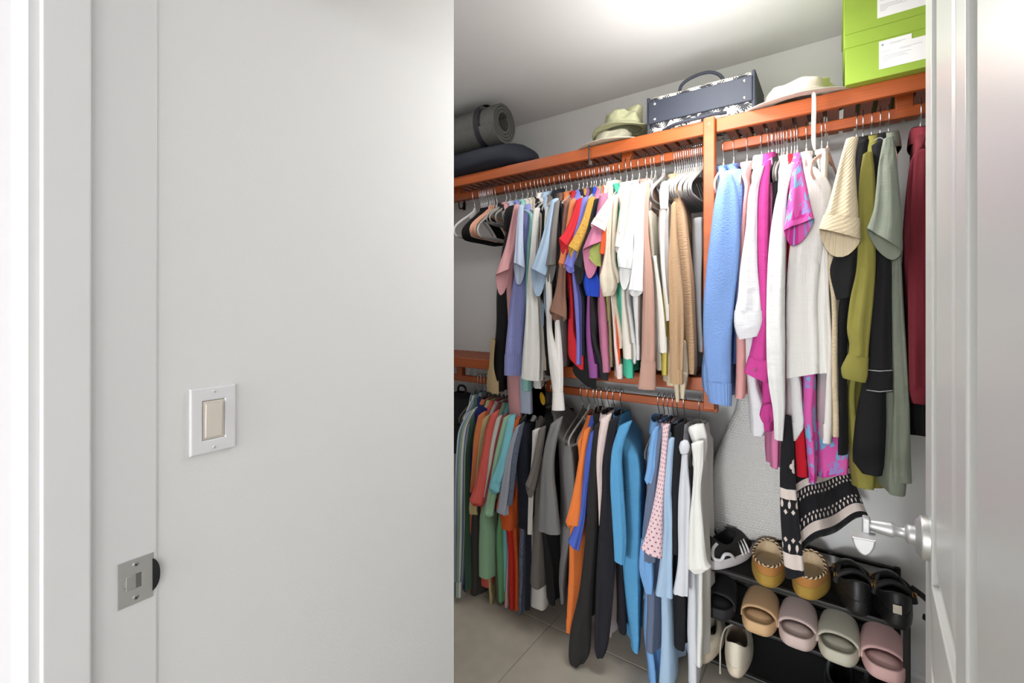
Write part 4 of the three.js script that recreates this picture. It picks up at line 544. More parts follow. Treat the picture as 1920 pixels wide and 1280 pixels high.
L('t_shirt', 't-shirt', 'tangerine T-shirt with sleeve over a long orange strip', 1116, [228, 122, 55], { b: [[900, 1082, 1094], [1000, 1065, 1079], [1080, 1061, 1081], [1150, 1058, 1077], [1182, 1057, 1071]], bd: 1.70, s: [{ r: [[1094, 808, 1108, 800], [1087, 850, 1098, 850], [1077, 910, 1092, 912], [1068, 950, 1090, 952], [1060, 978, 1088, 984]], open: 18, d: 1.645 }] });
L('t_shirt', 't-shirt', 'cobalt blue T-shirt, its sleeve ending in an angled cuff', 1122, [70, 96, 188], { b: [[900, 1092, 1104], [1010, 1070, 1086]], s: [{ r: [[1106, 812, 1120, 804], [1098, 850, 1112, 850], [1092, 910, 1103, 912], [1083, 968, 1097, 974], [1065, 1014, 1086, 1032]], d: 1.655 }] });
L('shirt', 'shirt', 'charcoal shirt with a long sleeve almost down to the floor', 1130, [50, 47, 46], { neck: 'collar', b: [[900, 1108, 1122], [1060, 1104, 1124], [1150, 1100, 1118]], s: [{ r: [[1114, 800, 1130, 788], [1108, 850, 1124, 850], [1102, 920, 1120, 920], [1098, 1000, 1120, 1000], [1087, 1100, 1112, 1100], [1070, 1180, 1109, 1180], [1066, 1230, 1106, 1222], [1070, 1244, 1096, 1240]], d: 1.645, fold: 0.007 }] });
L('shirt', 'shirt', 'blush grey shirt, its pale sleeve between charcoal and midnight ones', 1142, [228, 209, 204], { neck: 'collar', b: [[900, 1122, 1132], [1020, 1128, 1140], [1140, 1140, 1152], [1191, 1140, 1151]], s: [{ r: [[1126, 786, 1148, 774], [1120, 830, 1136, 830], [1118, 870, 1130, 870], [1121, 930, 1129, 930], [1123, 984, 1128, 984]], d: 1.66 }] });
L('shirt', 'shirt', 'midnight navy shirt with a long straight sleeve beside the azure shirt', 1152, [34, 35, 50], { neck: 'collar', b: [[900, 1140, 1156], [1000, 1150, 1168], [1100, 1155, 1172], [1196, 1158, 1178]], bd: 1.71, s: [{ r: [[1142, 790, 1162, 780], [1134, 840, 1150, 840], [1130, 900, 1147, 900], [1124, 980, 1150, 980], [1119, 1060, 1153, 1060], [1116, 1140, 1148, 1140], [1114, 1208, 1141, 1204], [1119, 1232, 1133, 1228]], d: 1.65, fold: 0.006 }] });
L('shirt', 'shirt', 'azure blue shirt with collar and full body, last before the gap', 1166, [88, 160, 208], { neck: 'collar', k: 'linen', b: [[810, 1156, 1196], [850, 1160, 1206], [950, 1164, 1212], [1050, 1158, 1210], [1130, 1168, 1207], [1200, 1179, 1204], [1230, 1181, 1201]], bd: 1.72, thickMax: 0.07, waves: 1.8, s: [{ r: [[1160, 800, 1186, 788], [1147, 845, 1168, 845], [1144, 900, 1169, 900], [1147, 960, 1173, 960], [1150, 1010, 1175, 1010], [1152, 1050, 1172, 1057]], d: 1.65, fold: 0.005 }] });
L('shirt', 'shirt', 'cornflower blue short-sleeved shirt, first after the gap on the lower rod', 1236, [122, 172, 226], { neck: 'collar', b: [[900, 1214, 1228], [1000, 1200, 1222], [1080, 1197, 1227], [1112, 1207, 1226], [1200, 1206, 1230], [1282, 1212, 1234]], bd: 1.70, s: [{ r: [[1222, 808, 1236, 798], [1216, 850, 1230, 850], [1212, 880, 1228, 880], [1208, 898, 1222, 906]], open: 10, d: 1.65 }, { r: [[1202, 1010, 1224, 1010], [1198, 1060, 1226, 1060], [1204, 1090, 1226, 1090], [1210, 1110, 1224, 1111]], d: 1.66 }] });
L('shirt', 'shirt', 'slate blue chambray shirt, between cornflower and pink dotted ones', 1246, [102, 115, 142], { neck: 'collar', b: [[1000, 1208, 1230], [1060, 1209, 1233], [1140, 1208, 1233], [1219, 1206, 1229]], bd: 1.685, s: [{ r: [[1232, 808, 1246, 798], [1224, 860, 1238, 860], [1213, 920, 1232, 920], [1207, 980, 1230, 980], [1208, 1050, 1230, 1052]], d: 1.655 }] });
L('shirt', 'shirt', 'pink shirt with small dark dots and a fanned sleeve end', 1254, [238, 208, 213], { map: P.dots, neck: 'collar', b: [[880, 1238, 1250], [1000, 1232, 1250]], s: [{ r: [[1242, 800, 1256, 794], [1240, 840, 1251, 845], [1235, 885, 1248, 888], [1226, 940, 1244, 945], [1214, 990, 1243, 1000], [1202, 1027, 1243, 1044]], open: 6, d: 1.635 }] });
L('shirt', 'shirt', 'powder blue shirt with a long sleeve, beside the pink dotted one', 1263, [172, 200, 228], { neck: 'collar', b: [[1000, 1240, 1262], [1100, 1235, 1259], [1180, 1235, 1260], [1284, 1229, 1264]], bd: 1.69, s: [{ r: [[1252, 824, 1266, 820], [1248, 860, 1262, 860], [1243, 920, 1260, 925], [1243, 990, 1262, 990], [1236, 1060, 1261, 1060], [1229, 1112, 1262, 1119]], d: 1.65, fold: 0.006, open: 6 }] });
L('shirt', 'shirt', 'dark indigo shirt, between powder blue and pale grey ones', 1271, [27, 28, 40], { neck: 'collar', b: [[900, 1258, 1276], [1060, 1258, 1290], [1160, 1262, 1291], [1223, 1260, 1289]], bd: 1.70, s: [{ r: [[1264, 800, 1284, 790], [1262, 860, 1278, 860], [1256, 940, 1274, 940], [1256, 1000, 1276, 1000], [1256, 1036, 1274, 1036]], d: 1.66 }] });
L('shirt', 'shirt', 'pale grey shirt with a knotted collar and long narrow sleeve', 1284, [221, 224, 231], { neck: 'collar', b: [[1000, 1284, 1300], [1100, 1287, 1310], [1180, 1283, 1309], [1284, 1289, 1313]], bd: 1.70, s: [{ r: [[1278, 852, 1290, 850], [1276, 880, 1291, 880], [1272, 930, 1295, 932], [1271, 980, 1293, 980], [1271, 1050, 1292, 1050], [1262, 1109, 1291, 1115]], d: 1.645, open: 4 }, { n: 'knot', r: [[1276, 828, 1290, 826], [1273, 838, 1294, 836], [1276, 850, 1291, 848]], d: 1.64, thick: 0.03 }] });
L('shirt', 'shirt', 'white shirt with tall turned-up collar, nearest to the shoe rack', 1313, [242, 242, 237], { neck: 'collar', b: [[900, 1302, 1320], [1080, 1309, 1323], [1180, 1305, 1321], [1257, 1303, 1317]], bd: 1.685, s: [{ r: [[1296, 832, 1320, 826], [1300, 872, 1319, 870], [1298, 920, 1314, 920], [1292, 980, 1319, 985], [1289, 1040, 1326, 1046], [1290, 1064, 1334, 1060]], d: 1.64, open: 22, fold: 0.006 }, { n: 'tall_collar', r: [[1292, 800, 1320, 794], [1290, 806, 1326, 815], [1296, 822, 1327, 840], [1303, 842, 1322, 866]], d: 1.70, thick: 0.04 }] });
L('t_shirt', 't-shirt', 'dark green T-shirt with a yellow leaf print, above the bare grey hangers', 1012, [34, 42, 38], { map: P.yellowLeaf, neckless: true, hang: 0, far: -0.1, bd: 1.80, b: [[728, 1006, 1028], [765, 1008, 1028], [800, 1006, 1022]], extra: (t, put) => { const c = atDist(1017, 747, 1.785); put('leaf_print', new THREE.SphereGeometry(1, 20, 12).scale(0.014, 0.03, 0.003).rotateZ(0.25).translate(c.x, c.y, c.z), cloth([215, 165, 35])); } });

// ---------------------------------------------------------------- bunches of empty hangers
for (const [px, k] of [[890, 'white']]) hanger(atDist(px, 355, RODZ).x, ROD_U, k, 'white plastic hanger left bare, outermost beside the black ones', 'empty hangers', 0.05, 0, 1.2, 0.92);
const ORD = ['first', 'second', 'third', 'fourth', 'fifth', 'sixth', 'seventh', 'eighth', 'ninth', 'tenth', 'eleventh', 'twelfth', 'thirteenth'];
[902, 904.5, 907, 909.5, 912, 914.5].forEach((px, i) => hanger(atDist(px, 355, RODZ).x, ROD_U, 'black', `${ORD[i]} bare black velvet hanger counted from the outermost white plastic one`, 'bunch of empty black hangers', 0.04, 0, 1.28, 0.84));
[918, 920.5, 923.5, 926.5].forEach((px, i) => hanger(atDist(px, 352, RODZ).x, ROD_U, 'rose', `${ORD[i]} bare rose-gold velvet hanger counted from the black bunch`, 'bunch of empty rose-gold hangers', 0.03, 0, 1.22, 0.86));
hanger(atDist(932, 350, RODZ).x, ROD_U, 'white', 'white plastic hanger left bare between rose-gold bunch and long black dress', 'empty hangers', 0.02, 0, 1.25, 0.85);
[1271, 1275, 1279.5, 1284, 1288, 1292, 1296, 1300, 1303.5, 1307, 1310.5, 1314, 1317.5].forEach((px, i) => hanger(atDist(px, 285, RODZ).x, ROD_U, 'grey', `${ORD[12 - i]} bare grey velvet hanger counted from the wooden post`, 'bunch of empty grey hangers', rr(-0.03, 0.03)));

// ---------------------------------------------------------------- things on the top shelf
{ // yoga mat, a rolled spiral
  const c = atDist(945, 230, 1.83), R0 = 0.098, r0 = 0.042, turns = 3.6, th = (R0 - r0) / turns * 0.8, Lm = 0.62;
  const t = thing('yoga_mat', 'rolled grey ribbed yoga mat lying on top of the navy bag', 'yoga mat', [c.x, c.y, c.z]);
  const spi = [], spo = [], n = 150;
  for (let i = 0; i <= n; i++) { const a = i / n * turns * Math.PI * 2, r = r0 + (R0 - r0) * i / n; spi.push(new THREE.Vector2(Math.cos(a + 2.2) * (r - th / 2), Math.sin(a + 2.2) * (r - th / 2))); spo.push(new THREE.Vector2(Math.cos(a + 2.2) * (r + th / 2), Math.sin(a + 2.2) * (r + th / 2))); }
  const g = new THREE.ExtrudeGeometry(new THREE.Shape([...spo, ...spi.reverse()]), { depth: Lm, bevelEnabled: false }).rotateY(-Math.PI / 2);
  part('mat', uvBox(g), std([92, 93, 89], 0.85, { bumpMap: T.groove, bumpScale: 0.004 }), t);
  for (const x of [-0.10, -0.5]) part('strap', new THREE.CylinderGeometry(R0 + 0.008, R0 + 0.008, 0.03, 48, 1, true).rotateZ(Math.PI / 2), std([28, 28, 36], 0.8, { side: THREE.DoubleSide }), t, [x, 0, 0]);
  // dark bag below it
  const e = atDist(992, 300, 1.86), t2 = thing('travel_bag', 'dark navy soft bag lying on the shelf under the yoga mat', 'bag', [e.x - 0.33, SHELF_U, -1.90]);
  const W = 0.66, H = c.y - R0 - SHELF_U - 0.012, D = 0.30, rows = [];
  for (let i = 0; i <= 24; i++) { const u = i / 24 * 2 - 1, s = (1 - Math.abs(u) ** 5) ** 0.4; rows.push(Array.from({ length: 32 }, (_, j) => { const a = j / 32 * 6.2832, cc = Math.cos(a), ss = Math.sin(a), k = 1 + 0.03 * noise(u * 3, cc * 2, ss * 2); return V3(u * W / 2, H / 2 + Math.sign(ss) * Math.abs(ss) ** 0.6 * H / 2 * (0.25 + 0.75 * s) * (ss > 0 ? k : 1), Math.sign(cc) * Math.abs(cc) ** 0.6 * D / 2 * s * k); })); }
  part('body', gridGeo(rows, (i, j) => [i * 0.03, j * 0.02]), std([20, 25, 38], 0.75, { bumpMap: T.jersey, bumpScale: 0.0008, side: THREE.DoubleSide }), t2);
  part('zip', tube([[-0.3, H * 0.72, D * 0.40], [0, H * 0.78, D * 0.47], [0.26, H * 0.7, D * 0.40]], 0.004, 24, 5), M.black, t2);
}
function sunHat(name, label, c, col, brim, crown, h, seedN, crumple, turn = 0) {
  const t = thing(name, label, 'hat', c); t.rotation.y = turn; const m = cloth(col, 'linen'), n = 56;
  const wob = (a, k) => k * (Math.sin(a * 2 + seedN) + 0.6 * Math.sin(a * 3 + seedN * 2));
  const rows = []; for (const [s, dy] of [[crown[0] / brim[0], 0.004], [0.8, -0.0], [0.93, -0.004], [1, -0.006], [1.0, -0.010], [0.93, -0.008], [0.8, -0.004], [crown[0] / brim[0] - 0.02, 0]]) rows.push(Array.from({ length: n }, (_, j) => { const a = j / n * 6.2832, k = Math.max(0, (s - 0.6) / 0.4); return V3(Math.cos(a) * brim[0] * s, dy + wob(a, crumple * 0.35) * k + 0.010, Math.sin(a) * brim[1] * s); }));
  part('brim', gridGeo(rows, (i, j) => [j / n * 0.8, i * 0.03]), m, t);
  const cr = []; for (let i = 0; i <= 14; i++) { const q = i / 14, s = q < 0.75 ? 1 - 0.12 * q : Math.max(0.02, (1 - (q - 0.75) / 0.25)) * 0.91, y = q < 0.75 ? q / 0.75 * h : h + 0.008 * Math.sin((q - 0.75) * 6); cr.push(Array.from({ length: n }, (_, j) => { const a = j / n * 6.2832, w = crumple * noise(Math.cos(a) * 1.6 + seedN, Math.sin(a) * 1.6, q * 2.4) * Math.min(1, q * 2) * 1.6; return V3(Math.cos(a) * crown[0] * s + w, 0.012 + y * (1 + w * 9) * (1 - 0.25 * q * (Math.cos(a + seedN) > 0 ? 1 : 0) * crumple * 30), Math.sin(a) * crown[1] * s + w); })); }
  part('crown', gridGeo(cr, (i, j) => [j / n * 0.6, i * 0.02]), m, t);
  part('hat_band', new THREE.TorusGeometry(1, 0.03, 6, 48).rotateX(Math.PI / 2).scale(crown[0] * 1.0, 0.28, crown[1] * 1.0), cloth(col.map(v => v * 0.93), 'jersey'), t, [0, 0.02, 0]);
  return t;
}
{
  const a = atDist(1150, 270, 1.90);
  const h1 = sunHat('sun_hat', 'beige sun hat lying flat on the shelf underneath a crumpled khaki hat', [a.x, SHELF_U, -1.905], [205, 200, 178], [0.165, 0.155], [0.085, 0.085], 0.055, 1.3, 0.006);
  const cord = ['M']; const q = [[1105, 272], [1104, 292], [1107, 306]].map(p => atDist(p[0], p[1], 1.775)).map(v => v.sub(h1.position));
  part('chin_cord', tube(q, 0.0035, 16, 6), std([58, 50, 44], 0.8), h1);
  part('toggle', rbx(0.014, 0.02, 0.014, 0.004), std([70, 62, 55], 0.5), h1, [q[2].x, q[2].y, q[2].z]);
  sunHat('sun_hat', 'crumpled khaki sun hat lying on top of the beige one', [a.x + 0.045, SHELF_U + 0.062, -1.90], [176, 176, 142], [0.135, 0.125], [0.085, 0.08], 0.075, 4.1, 0.016);
  const b = atDist(1497, 172, 1.86);
  const h3 = sunHat('sun_hat', 'cream sun hat with drooping brim and strap beside the green shoe boxes', [b.x, SHELF_U, -1.885], [218, 208, 192], [0.175, 0.15], [0.105, 0.1], 0.06, 2.2, 0.012);
  const s = [[1522, 176, 1530, 175], [1522, 200, 1531, 200], [1521, 240, 1530, 240], [1522, 268, 1530, 268], [1526, 282, 1530, 283]];
  part('strap', sleeveGeo(s, 1.745, { thick: 0.003, fold: 0.0005 }).translate(-h3.position.x, -h3.position.y, -h3.position.z), cloth([222, 212, 198], 'jersey'), h3);
}
{ // handbag lying on its side, its base with four metal feet towards the doorway
  const A = atDist(1212, 250, 1.80), B = atDist(1413, 207, 1.80), W = B.x - A.x, H = 0.152, D = 0.25;
  const t = thing('handbag', 'black and white floral handbag lying with its navy base outwards on the shelf', 'handbag', [(A.x + B.x) / 2, SHELF_U, -1.815]);
  const fl = new THREE.MeshStandardMaterial({ map: P.bag, roughness: 0.7 }), navy = std([40, 45, 58], 0.62, { bumpMap: T.grain, bumpScale: 0.0005 });
  part('body', rbx(W, H, D, 0.022, 4), fl, t, [0, H / 2, -D / 2]);
  part('base', rbx(W - 0.008, H * 0.60, 0.012, 0.005, 3), navy, t, [0, H * 0.56, 0.001]);
  for (const x of [-1, 1]) part('piping', rbx(0.012, H * 0.98, D * 0.98, 0.005, 2), navy, t, [x * (W / 2 - 0.002), H / 2, -D / 2 + 0.004]);
  for (const x of [-1, 1]) for (const y of [0.36, 0.76]) part('foot', lathe([[0, 0.005], [0.004, 0.0045], [0.006, 0.002], [0.0065, 0]], 18).rotateX(Math.PI / 2), M.chrome, t, [x * (W / 2 - 0.03), H * y, 0.006]);
  part('handle', tube([[-0.085, H - 0.004, -0.06], [-0.075, H + 0.04, -0.06], [-0.03, H + 0.062, -0.062], [0.03, H + 0.062, -0.062], [0.07, H + 0.035, -0.06], [0.085, H - 0.004, -0.06]], 0.0065, 40, 8), navy, t);
  part('handle', tube([[-0.13, 0.006, -0.004], [-0.08, 0.010, 0.02], [0, 0.012, 0.026], [0.06, 0.016, 0.02], [0.1, 0.02, -0.002]], 0.0065, 36, 8), navy, t);
  part('flap', rbx(W * 0.5, 0.006, 0.05, 0.002), fl, t, [0.05, H + 0.002, -0.1]);
}
{ // two green shoe boxes
  const g1 = std([150, 180, 62], 0.6), labelTex = canvasTex(1024, 384, (g, w, h) => {
    g.fillStyle = '#f2f2f2'; g.fillRect(0, 0, w, h); g.fillStyle = '#8f9298'; g.fillRect(28, 44, 26, 26); g.fillStyle = '#b4b6ba';
    g.fillRect(120, 52, 180, 7); g.fillRect(120, 68, 130, 5); g.fillRect(30, 150, 90, 6); for (let i = 0; i < 5; i++) g.fillRect(30, 212 + i * 20, [330, 260, 300, 90, 70][i], 6); g.fillRect(230, 150, 250, 6); g.fillRect(230, 166, 130, 5);
    g.fillStyle = '#55585e'; let x = 680; while (x < 890) { const k = 2 + (hash(x, 3) * 7 | 0); g.fillRect(x, 232, k, 62); x += k + 3 + (hash(x, 9) * 6 | 0); } for (let y = 110; y < 230;) { const k = 2 + (hash(y, 5) * 6 | 0); g.fillRect(930, y, 34, k); y += k + 3; }
    g.strokeStyle = '#c2c4c8'; g.lineWidth = 3; g.beginPath(); g.ellipse(790, 165, 100, 36, 0, 3.3, 6.1); g.stroke();
  });
  labelTex.wrapS = labelTex.wrapT = THREE.ClampToEdgeWrapping;
  const bx0 = atDist(1583, 160, 1.765).x, W = 0.345, H = 0.155, D = 0.36;
  ['bright green shoe box with white label, lower of the two stacked boxes', 'bright green shoe box with white label, upper of the two near the ceiling'].forEach((lab, i) => {
    const t = thing('shoe_box', lab, 'shoe box', [bx0 + W / 2 - 0.004 * i, SHELF_U + i * (H + 0.001), -1.765 - D / 2], 'stacked green shoe boxes');
    part('box', rbx(W - 0.006, H - 0.036, D - 0.006, 0.002), g1, t, [0, (H - 0.036) / 2, 0]);
    part('lid', rbx(W, 0.042, D, 0.002), g1, t, [0, H - 0.021, 0]);
    const s = new THREE.Shape([[0, 0], [0.21, 0], [0.21, 0.068], [0.075, 0.068], [0.075, 0.084], [0, 0.084]].map(p => new THREE.Vector2(...p)));
    const lg = new THREE.ExtrudeGeometry(s, { depth: 0.0008, bevelEnabled: false }); const p = lg.attributes.position, uv = lg.attributes.uv; for (let k = 0; k < uv.count; k++) uv.setXY(k, p.getX(k) / 0.21, p.getY(k) / 0.084);
    part('paper_label', lg, new THREE.MeshStandardMaterial({ map: labelTex, roughness: 0.6 }), t, [-W / 2 + 0.085, 0.018 + 0.006, D / 2 - 0.0028]);
    part('sticker', bx(0.05, 0.034, 0.0008), M.white, t, [W / 2 - 0.03, 0.075, D / 2 - 0.0026]);
  });
}

// ---------------------------------------------------------------- pillow behind the clothes
{
  const t0 = [[1386, 700], [1378, 760], [1350, 830], [1328, 890], [1316, 950], [1317, 995], [1330, 1012], [1380, 1014], [1440, 1018], [1500, 1012], [1540, 990], [1552, 930], [1540, 860], [1520, 780], [1505, 715], [1440, 690]];
  const pts = t0.map(([x, y]) => atDist(x, y, 2.06)), c = pts.reduce((s, p) => s.add(p.clone()), V3(0, 0, 0)).multiplyScalar(1 / pts.length);
  const t = thing('pillow', 'white dimpled foam pillow standing on the shoe rack against the wall', 'pillow', [c.x, Math.min(...pts.map(p => p.y)), -2.09]);
  const curve = new THREE.CatmullRomCurve3(pts, true, 'centripetal').getPoints(72), rows = [];
  for (let i = 0; i <= 16; i++) { const a = i / 16 * Math.PI, s = Math.max(0.001, Math.sin(a)) ** 0.32 * (i % 16 ? 1 : 0.01), z = Math.cos(a) * 0.055; rows.push(curve.slice(0, -1).map(p => V3(c.x + (p.x - c.x) * s - t.position.x, c.y + (p.y - c.y) * s - t.position.y, z))); }
  const g = gridGeo(rows, (i, j) => [0, 0]); const p = g.attributes.position, uv = g.attributes.uv; for (let i = 0; i < p.count; i++) uv.setXY(i, p.getX(i), p.getY(i));
  part('pillow_case', g, cloth([226, 226, 223], 'dimple'), t);
}
{ // backpack hanging in the corner
  const c = atDist(868, 760, 2.08), t = thing('backpack', 'black backpack in the dark corner behind the striped shirt', 'backpack', [c.x - 0.02, c.y - 0.3, -2.09]);
  const rows = []; for (let i = 0; i <= 20; i++) { const q = i / 20, y = q * 0.38, s = (1 - Math.abs(q * 2 - 1) ** 4) ** 0.5; rows.push(Array.from({ length: 32 }, (_, j) => { const a = j / 32 * 6.2832, cc = Math.cos(a), ss = Math.sin(a); return V3(Math.sign(cc) * Math.abs(cc) ** 0.6 * 0.13 * (0.3 + 0.7 * s), y, Math.sign(ss) * Math.abs(ss) ** 0.6 * 0.08 * (0.3 + 0.7 * s)); })); }
  part('body', gridGeo(rows, (i, j) => [j * 0.03, i * 0.02]), std([26, 28, 36], 0.7, { side: THREE.DoubleSide }), t);
  part('pocket', rbx(0.2, 0.15, 0.05, 0.02, 3), std([22, 23, 30], 0.7), t, [0, 0.13, 0.07]);
  part('carry_loop', tube([[-0.03, 0.37, 0.0], [-0.02, 0.415, 0], [0.03, 0.41, 0], [0.05, 0.35, 0.02], [0.11, 0.37, 0.03], [0.13, 0.30, 0.04]], 0.007, 24, 6), M.black, t);
}

// ---------------------------------------------------------------- shoe rack
const RZ = -1.90, S1 = 0.415, S2 = 0.235, S3 = 0.055, RX0 = -0.60, RX1 = 0.185, RD = 0.27;
{
  const t = thing('shoe_rack', 'black metal three-tier shoe rack standing against the back wall', 'shoe rack', [(RX0 + RX1) / 2, 0, RZ]);
  const W = RX1 - RX0;
  for (const x of [-1, 1]) for (const [z, h] of [[-0.004, S1 + 0.03], [-RD, S1 + 0.06]]) { const l = part('leg', rbx(0.018, h, 0.018, 0.004), M.blackMetal, t, [x * (W / 2), h / 2, z]); part('foot_cap', rbx(0.021, 0.014, 0.021, 0.004), M.black, l, [0, -h / 2 + 0.007, 0]); }
  for (const x of [-1, 1]) for (const y of [S1, S2, S3]) part('side_bar', rbx(0.014, 0.014, RD, 0.004), M.blackMetal, t, [x * W / 2, y - 0.008, -RD / 2]);
  for (const y of [S1, S2, S3]) {
    part('front_bar', rbx(W, 0.016, 0.016, 0.005), M.blackMetal, t, [0, y - 0.008, 0]);
    part('back_bar', rbx(W, 0.014, 0.014, 0.004), M.blackMetal, t, [0, y + (y === S1 ? 0.05 : 0.0), -RD]);
    part('shelf_fabric', rbx(W - 0.01, 0.006, RD - 0.006, 0.002), M.blackMesh, t, [0, y - 0.006, -RD / 2]);
  }
}
// shoes: heel or toe towards the doorway; local +z points out of the rack
function outline(a, L, W, heelW = 0.8, sq = 0.72) { const c = Math.cos(a), s = Math.sin(a), z = -c * L / 2, q = (z + L / 2) / L; const w = W / 2 * (0.86 + 0.14 * Math.sin(q * 3.3 - 0.4)) * (1 - (1 - heelW) * (1 - q)); return [Math.sign(s) * Math.abs(s) ** sq * w, z]; }
// sole: z -L/2 is the heel, +L/2 the toe
function soleGeo(L, W, h, { dish = 0, flare = 1, heelW = 0.86, lift = 0, sq = 0.72 } = {}) {
  const n = 40, prof = [[0.02, 0], [0.9, 0], [0.985 * flare, 0.002], [1.0 * flare, h * 0.35], [1, h - 0.003], [0.985, h], ...(dish ? [[0.93, h + 0.001], [0.86, h - dish * 0.7], [0.7, h - dish], [0.02, h - dish]] : [[0.9, h], [0.02, h]])];
  return gridGeo(prof.map(([s, y]) => Array.from({ length: n }, (_, j) => { const [x, z] = outline(j / n * 6.2832, L, W, heelW, sq); const q = (z / L + 0.5); return V3(x * s, y + lift * q * q * q, z * s); })), (i, j) => [j * 0.02, i * 0.01]);
}
// upper with a foot opening: from the sole line up to the rim and down inside
function upperGeo(L, W, h0, { oc = -0.18, ol = 0.26, ow = 0.6, rim = [0.085, 0.06, 0.085], bulge = 1.03, toeH = 0.045, heelW = 0.86, only } = {}) {
  const n = 48, rows = [], open = a => { const c = Math.cos(a), s = Math.sin(a); return [Math.sign(s) * Math.abs(s) ** 0.85 * W / 2 * ow, oc * L - c * ol * L]; };
  const rimY = a => { const c = Math.cos(a); return h0 + (c > 0 ? rim[1] + (rim[0] - rim[1]) * c * c : rim[1] + (rim[2] - rim[1]) * c * c); };
  if (only !== 'lining') for (let i = 0; i <= 12; i++) { const q = i / 12; rows.push(Array.from({ length: n }, (_, j) => { const a = j / n * 6.2832, [x0, z0] = outline(a, L, W, heelW), [x1, z1] = open(a), e = q ** 1.25, b = 1 + (bulge - 1) * Math.sin(q * 3.14); const y = h0 + (rimY(a) - h0) * Math.sin(q * 1.5708) ** 0.85; return V3((x0 * 0.97 + (x1 - x0 * 0.97) * e) * b, y, (z0 * 0.98 + (z1 - z0 * 0.98) * e)); })); }
  if (only !== 'outer') for (const [k, y] of [[1.0, -0.001], [0.95, 0.0], [0.9, -0.004], [0.92, -0.6], [0.9, -0.95]]) rows.push(Array.from({ length: n }, (_, j) => { const a = j / n * 6.2832, [x1, z1] = open(a), r = rimY(a); return V3(x1 * k, y > -0.1 ? r + y : r + (h0 - r) * -y, oc * L + (z1 - oc * L) * k); }));
  return gridGeo(rows, (i, j) => [j * 0.012, i * 0.012]);
}
const shoeMat = (col, r = 0.6, tex = T.grain, b = 0.0006) => std(col, r, { bumpMap: tex, bumpScale: b, side: THREE.DoubleSide });
function place(name, label, cat, px, py, y, z, turn, group, tilt = 0) { // px, py: where its near end stands on the shelf
  const d = -z, c = atDist(px, py, d); const t = thing(name, label, cat, [c.x, y, z], group); t.rotation.set(tilt, turn, 0, 'YXZ'); return t;
}
// slides with toes outwards on the middle shelf
function slide(label, px, col, sole2) {
  const L = 0.265, W = 0.128, t = place('slide_sandal', label, 'sandal', px, 1190, S2, -1.985, rr(-0.05, 0.05), 'slide sandals on the middle shelf', 0.0);
  const m = shoeMat(col, 0.7, T.paint, 0.0004);
  part('sole', soleGeo(L, W, 0.042, { dish: 0.012, heelW: 0.92, lift: 0.004, sq: 0.5 }), sole2 ? shoeMat(sole2, 0.7) : m, t);
  // strap: a broad arch, higher at the instep, open at the toe
  const rows = [], n = 26; for (let i = 0; i <= 12; i++) { const q = i / 12, z = -0.052 + q * 0.112, [wx] = outline(Math.acos(-Math.min(0.98, Math.max(-0.98, 2 * z / L))), L, W, 0.92, 0.5), w = Math.abs(wx) * 1.03, h = 0.070 - 0.016 * q - 0.004 * q * q; rows.push(Array.from({ length: n }, (_, j) => { const a = j / (n - 1) * Math.PI, c = Math.cos(a), s = Math.sin(a); return V3(c * w, 0.022 + Math.abs(s) ** 0.55 * (h - 0.004), z + 0.014 * (1 - s) * (q - 0.2)); })); }
  const inn = rows.map(r => r.map(p => V3(p.x * 0.9, 0.022 + (p.y - 0.022) * 0.86, p.z))).reverse(); const all = [...rows, ...inn, rows[0]];
  const sg = gridGeo(all, (i, j) => [j * 0.012, i * 0.012], false); part('strap', sg, m, t);
  part('footbed', gridGeo(Array.from({ length: 9 }, (_, i) => { const a = i / 8 * 1.5708; return Array.from({ length: 28 }, (_, j) => { const b = j / 28 * 6.2832; return V3(Math.cos(b) * 0.047 * Math.cos(a) + 0, 0.03 + 0.019 * Math.sin(a), 0.058 + Math.sin(b) * 0.042 * Math.cos(a)); }); }), (i, j) => [j * 0.01, i * 0.01]), m, t);
  return t;
}
slide('tan slide sandal with broad strap, between the black and the pale pink ones', 1427, [216, 178, 134]);
slide('pale greyish pink slide sandal, between the tan and the pistachio ones', 1497, [214, 192, 186]);
slide('pale pistachio slide sandal with broad strap, beside the rose pink one', 1573, [202, 198, 180]);
slide('rose pink slide sandal, nearest to the door on the middle shelf', 1655, [222, 182, 178]);
slide('black slide sandal with broad strap, beside the tan one', 1352, [38, 38, 42]);
slide('second black slide sandal, half hidden behind the white shirt', 1290, [36, 36, 40]);
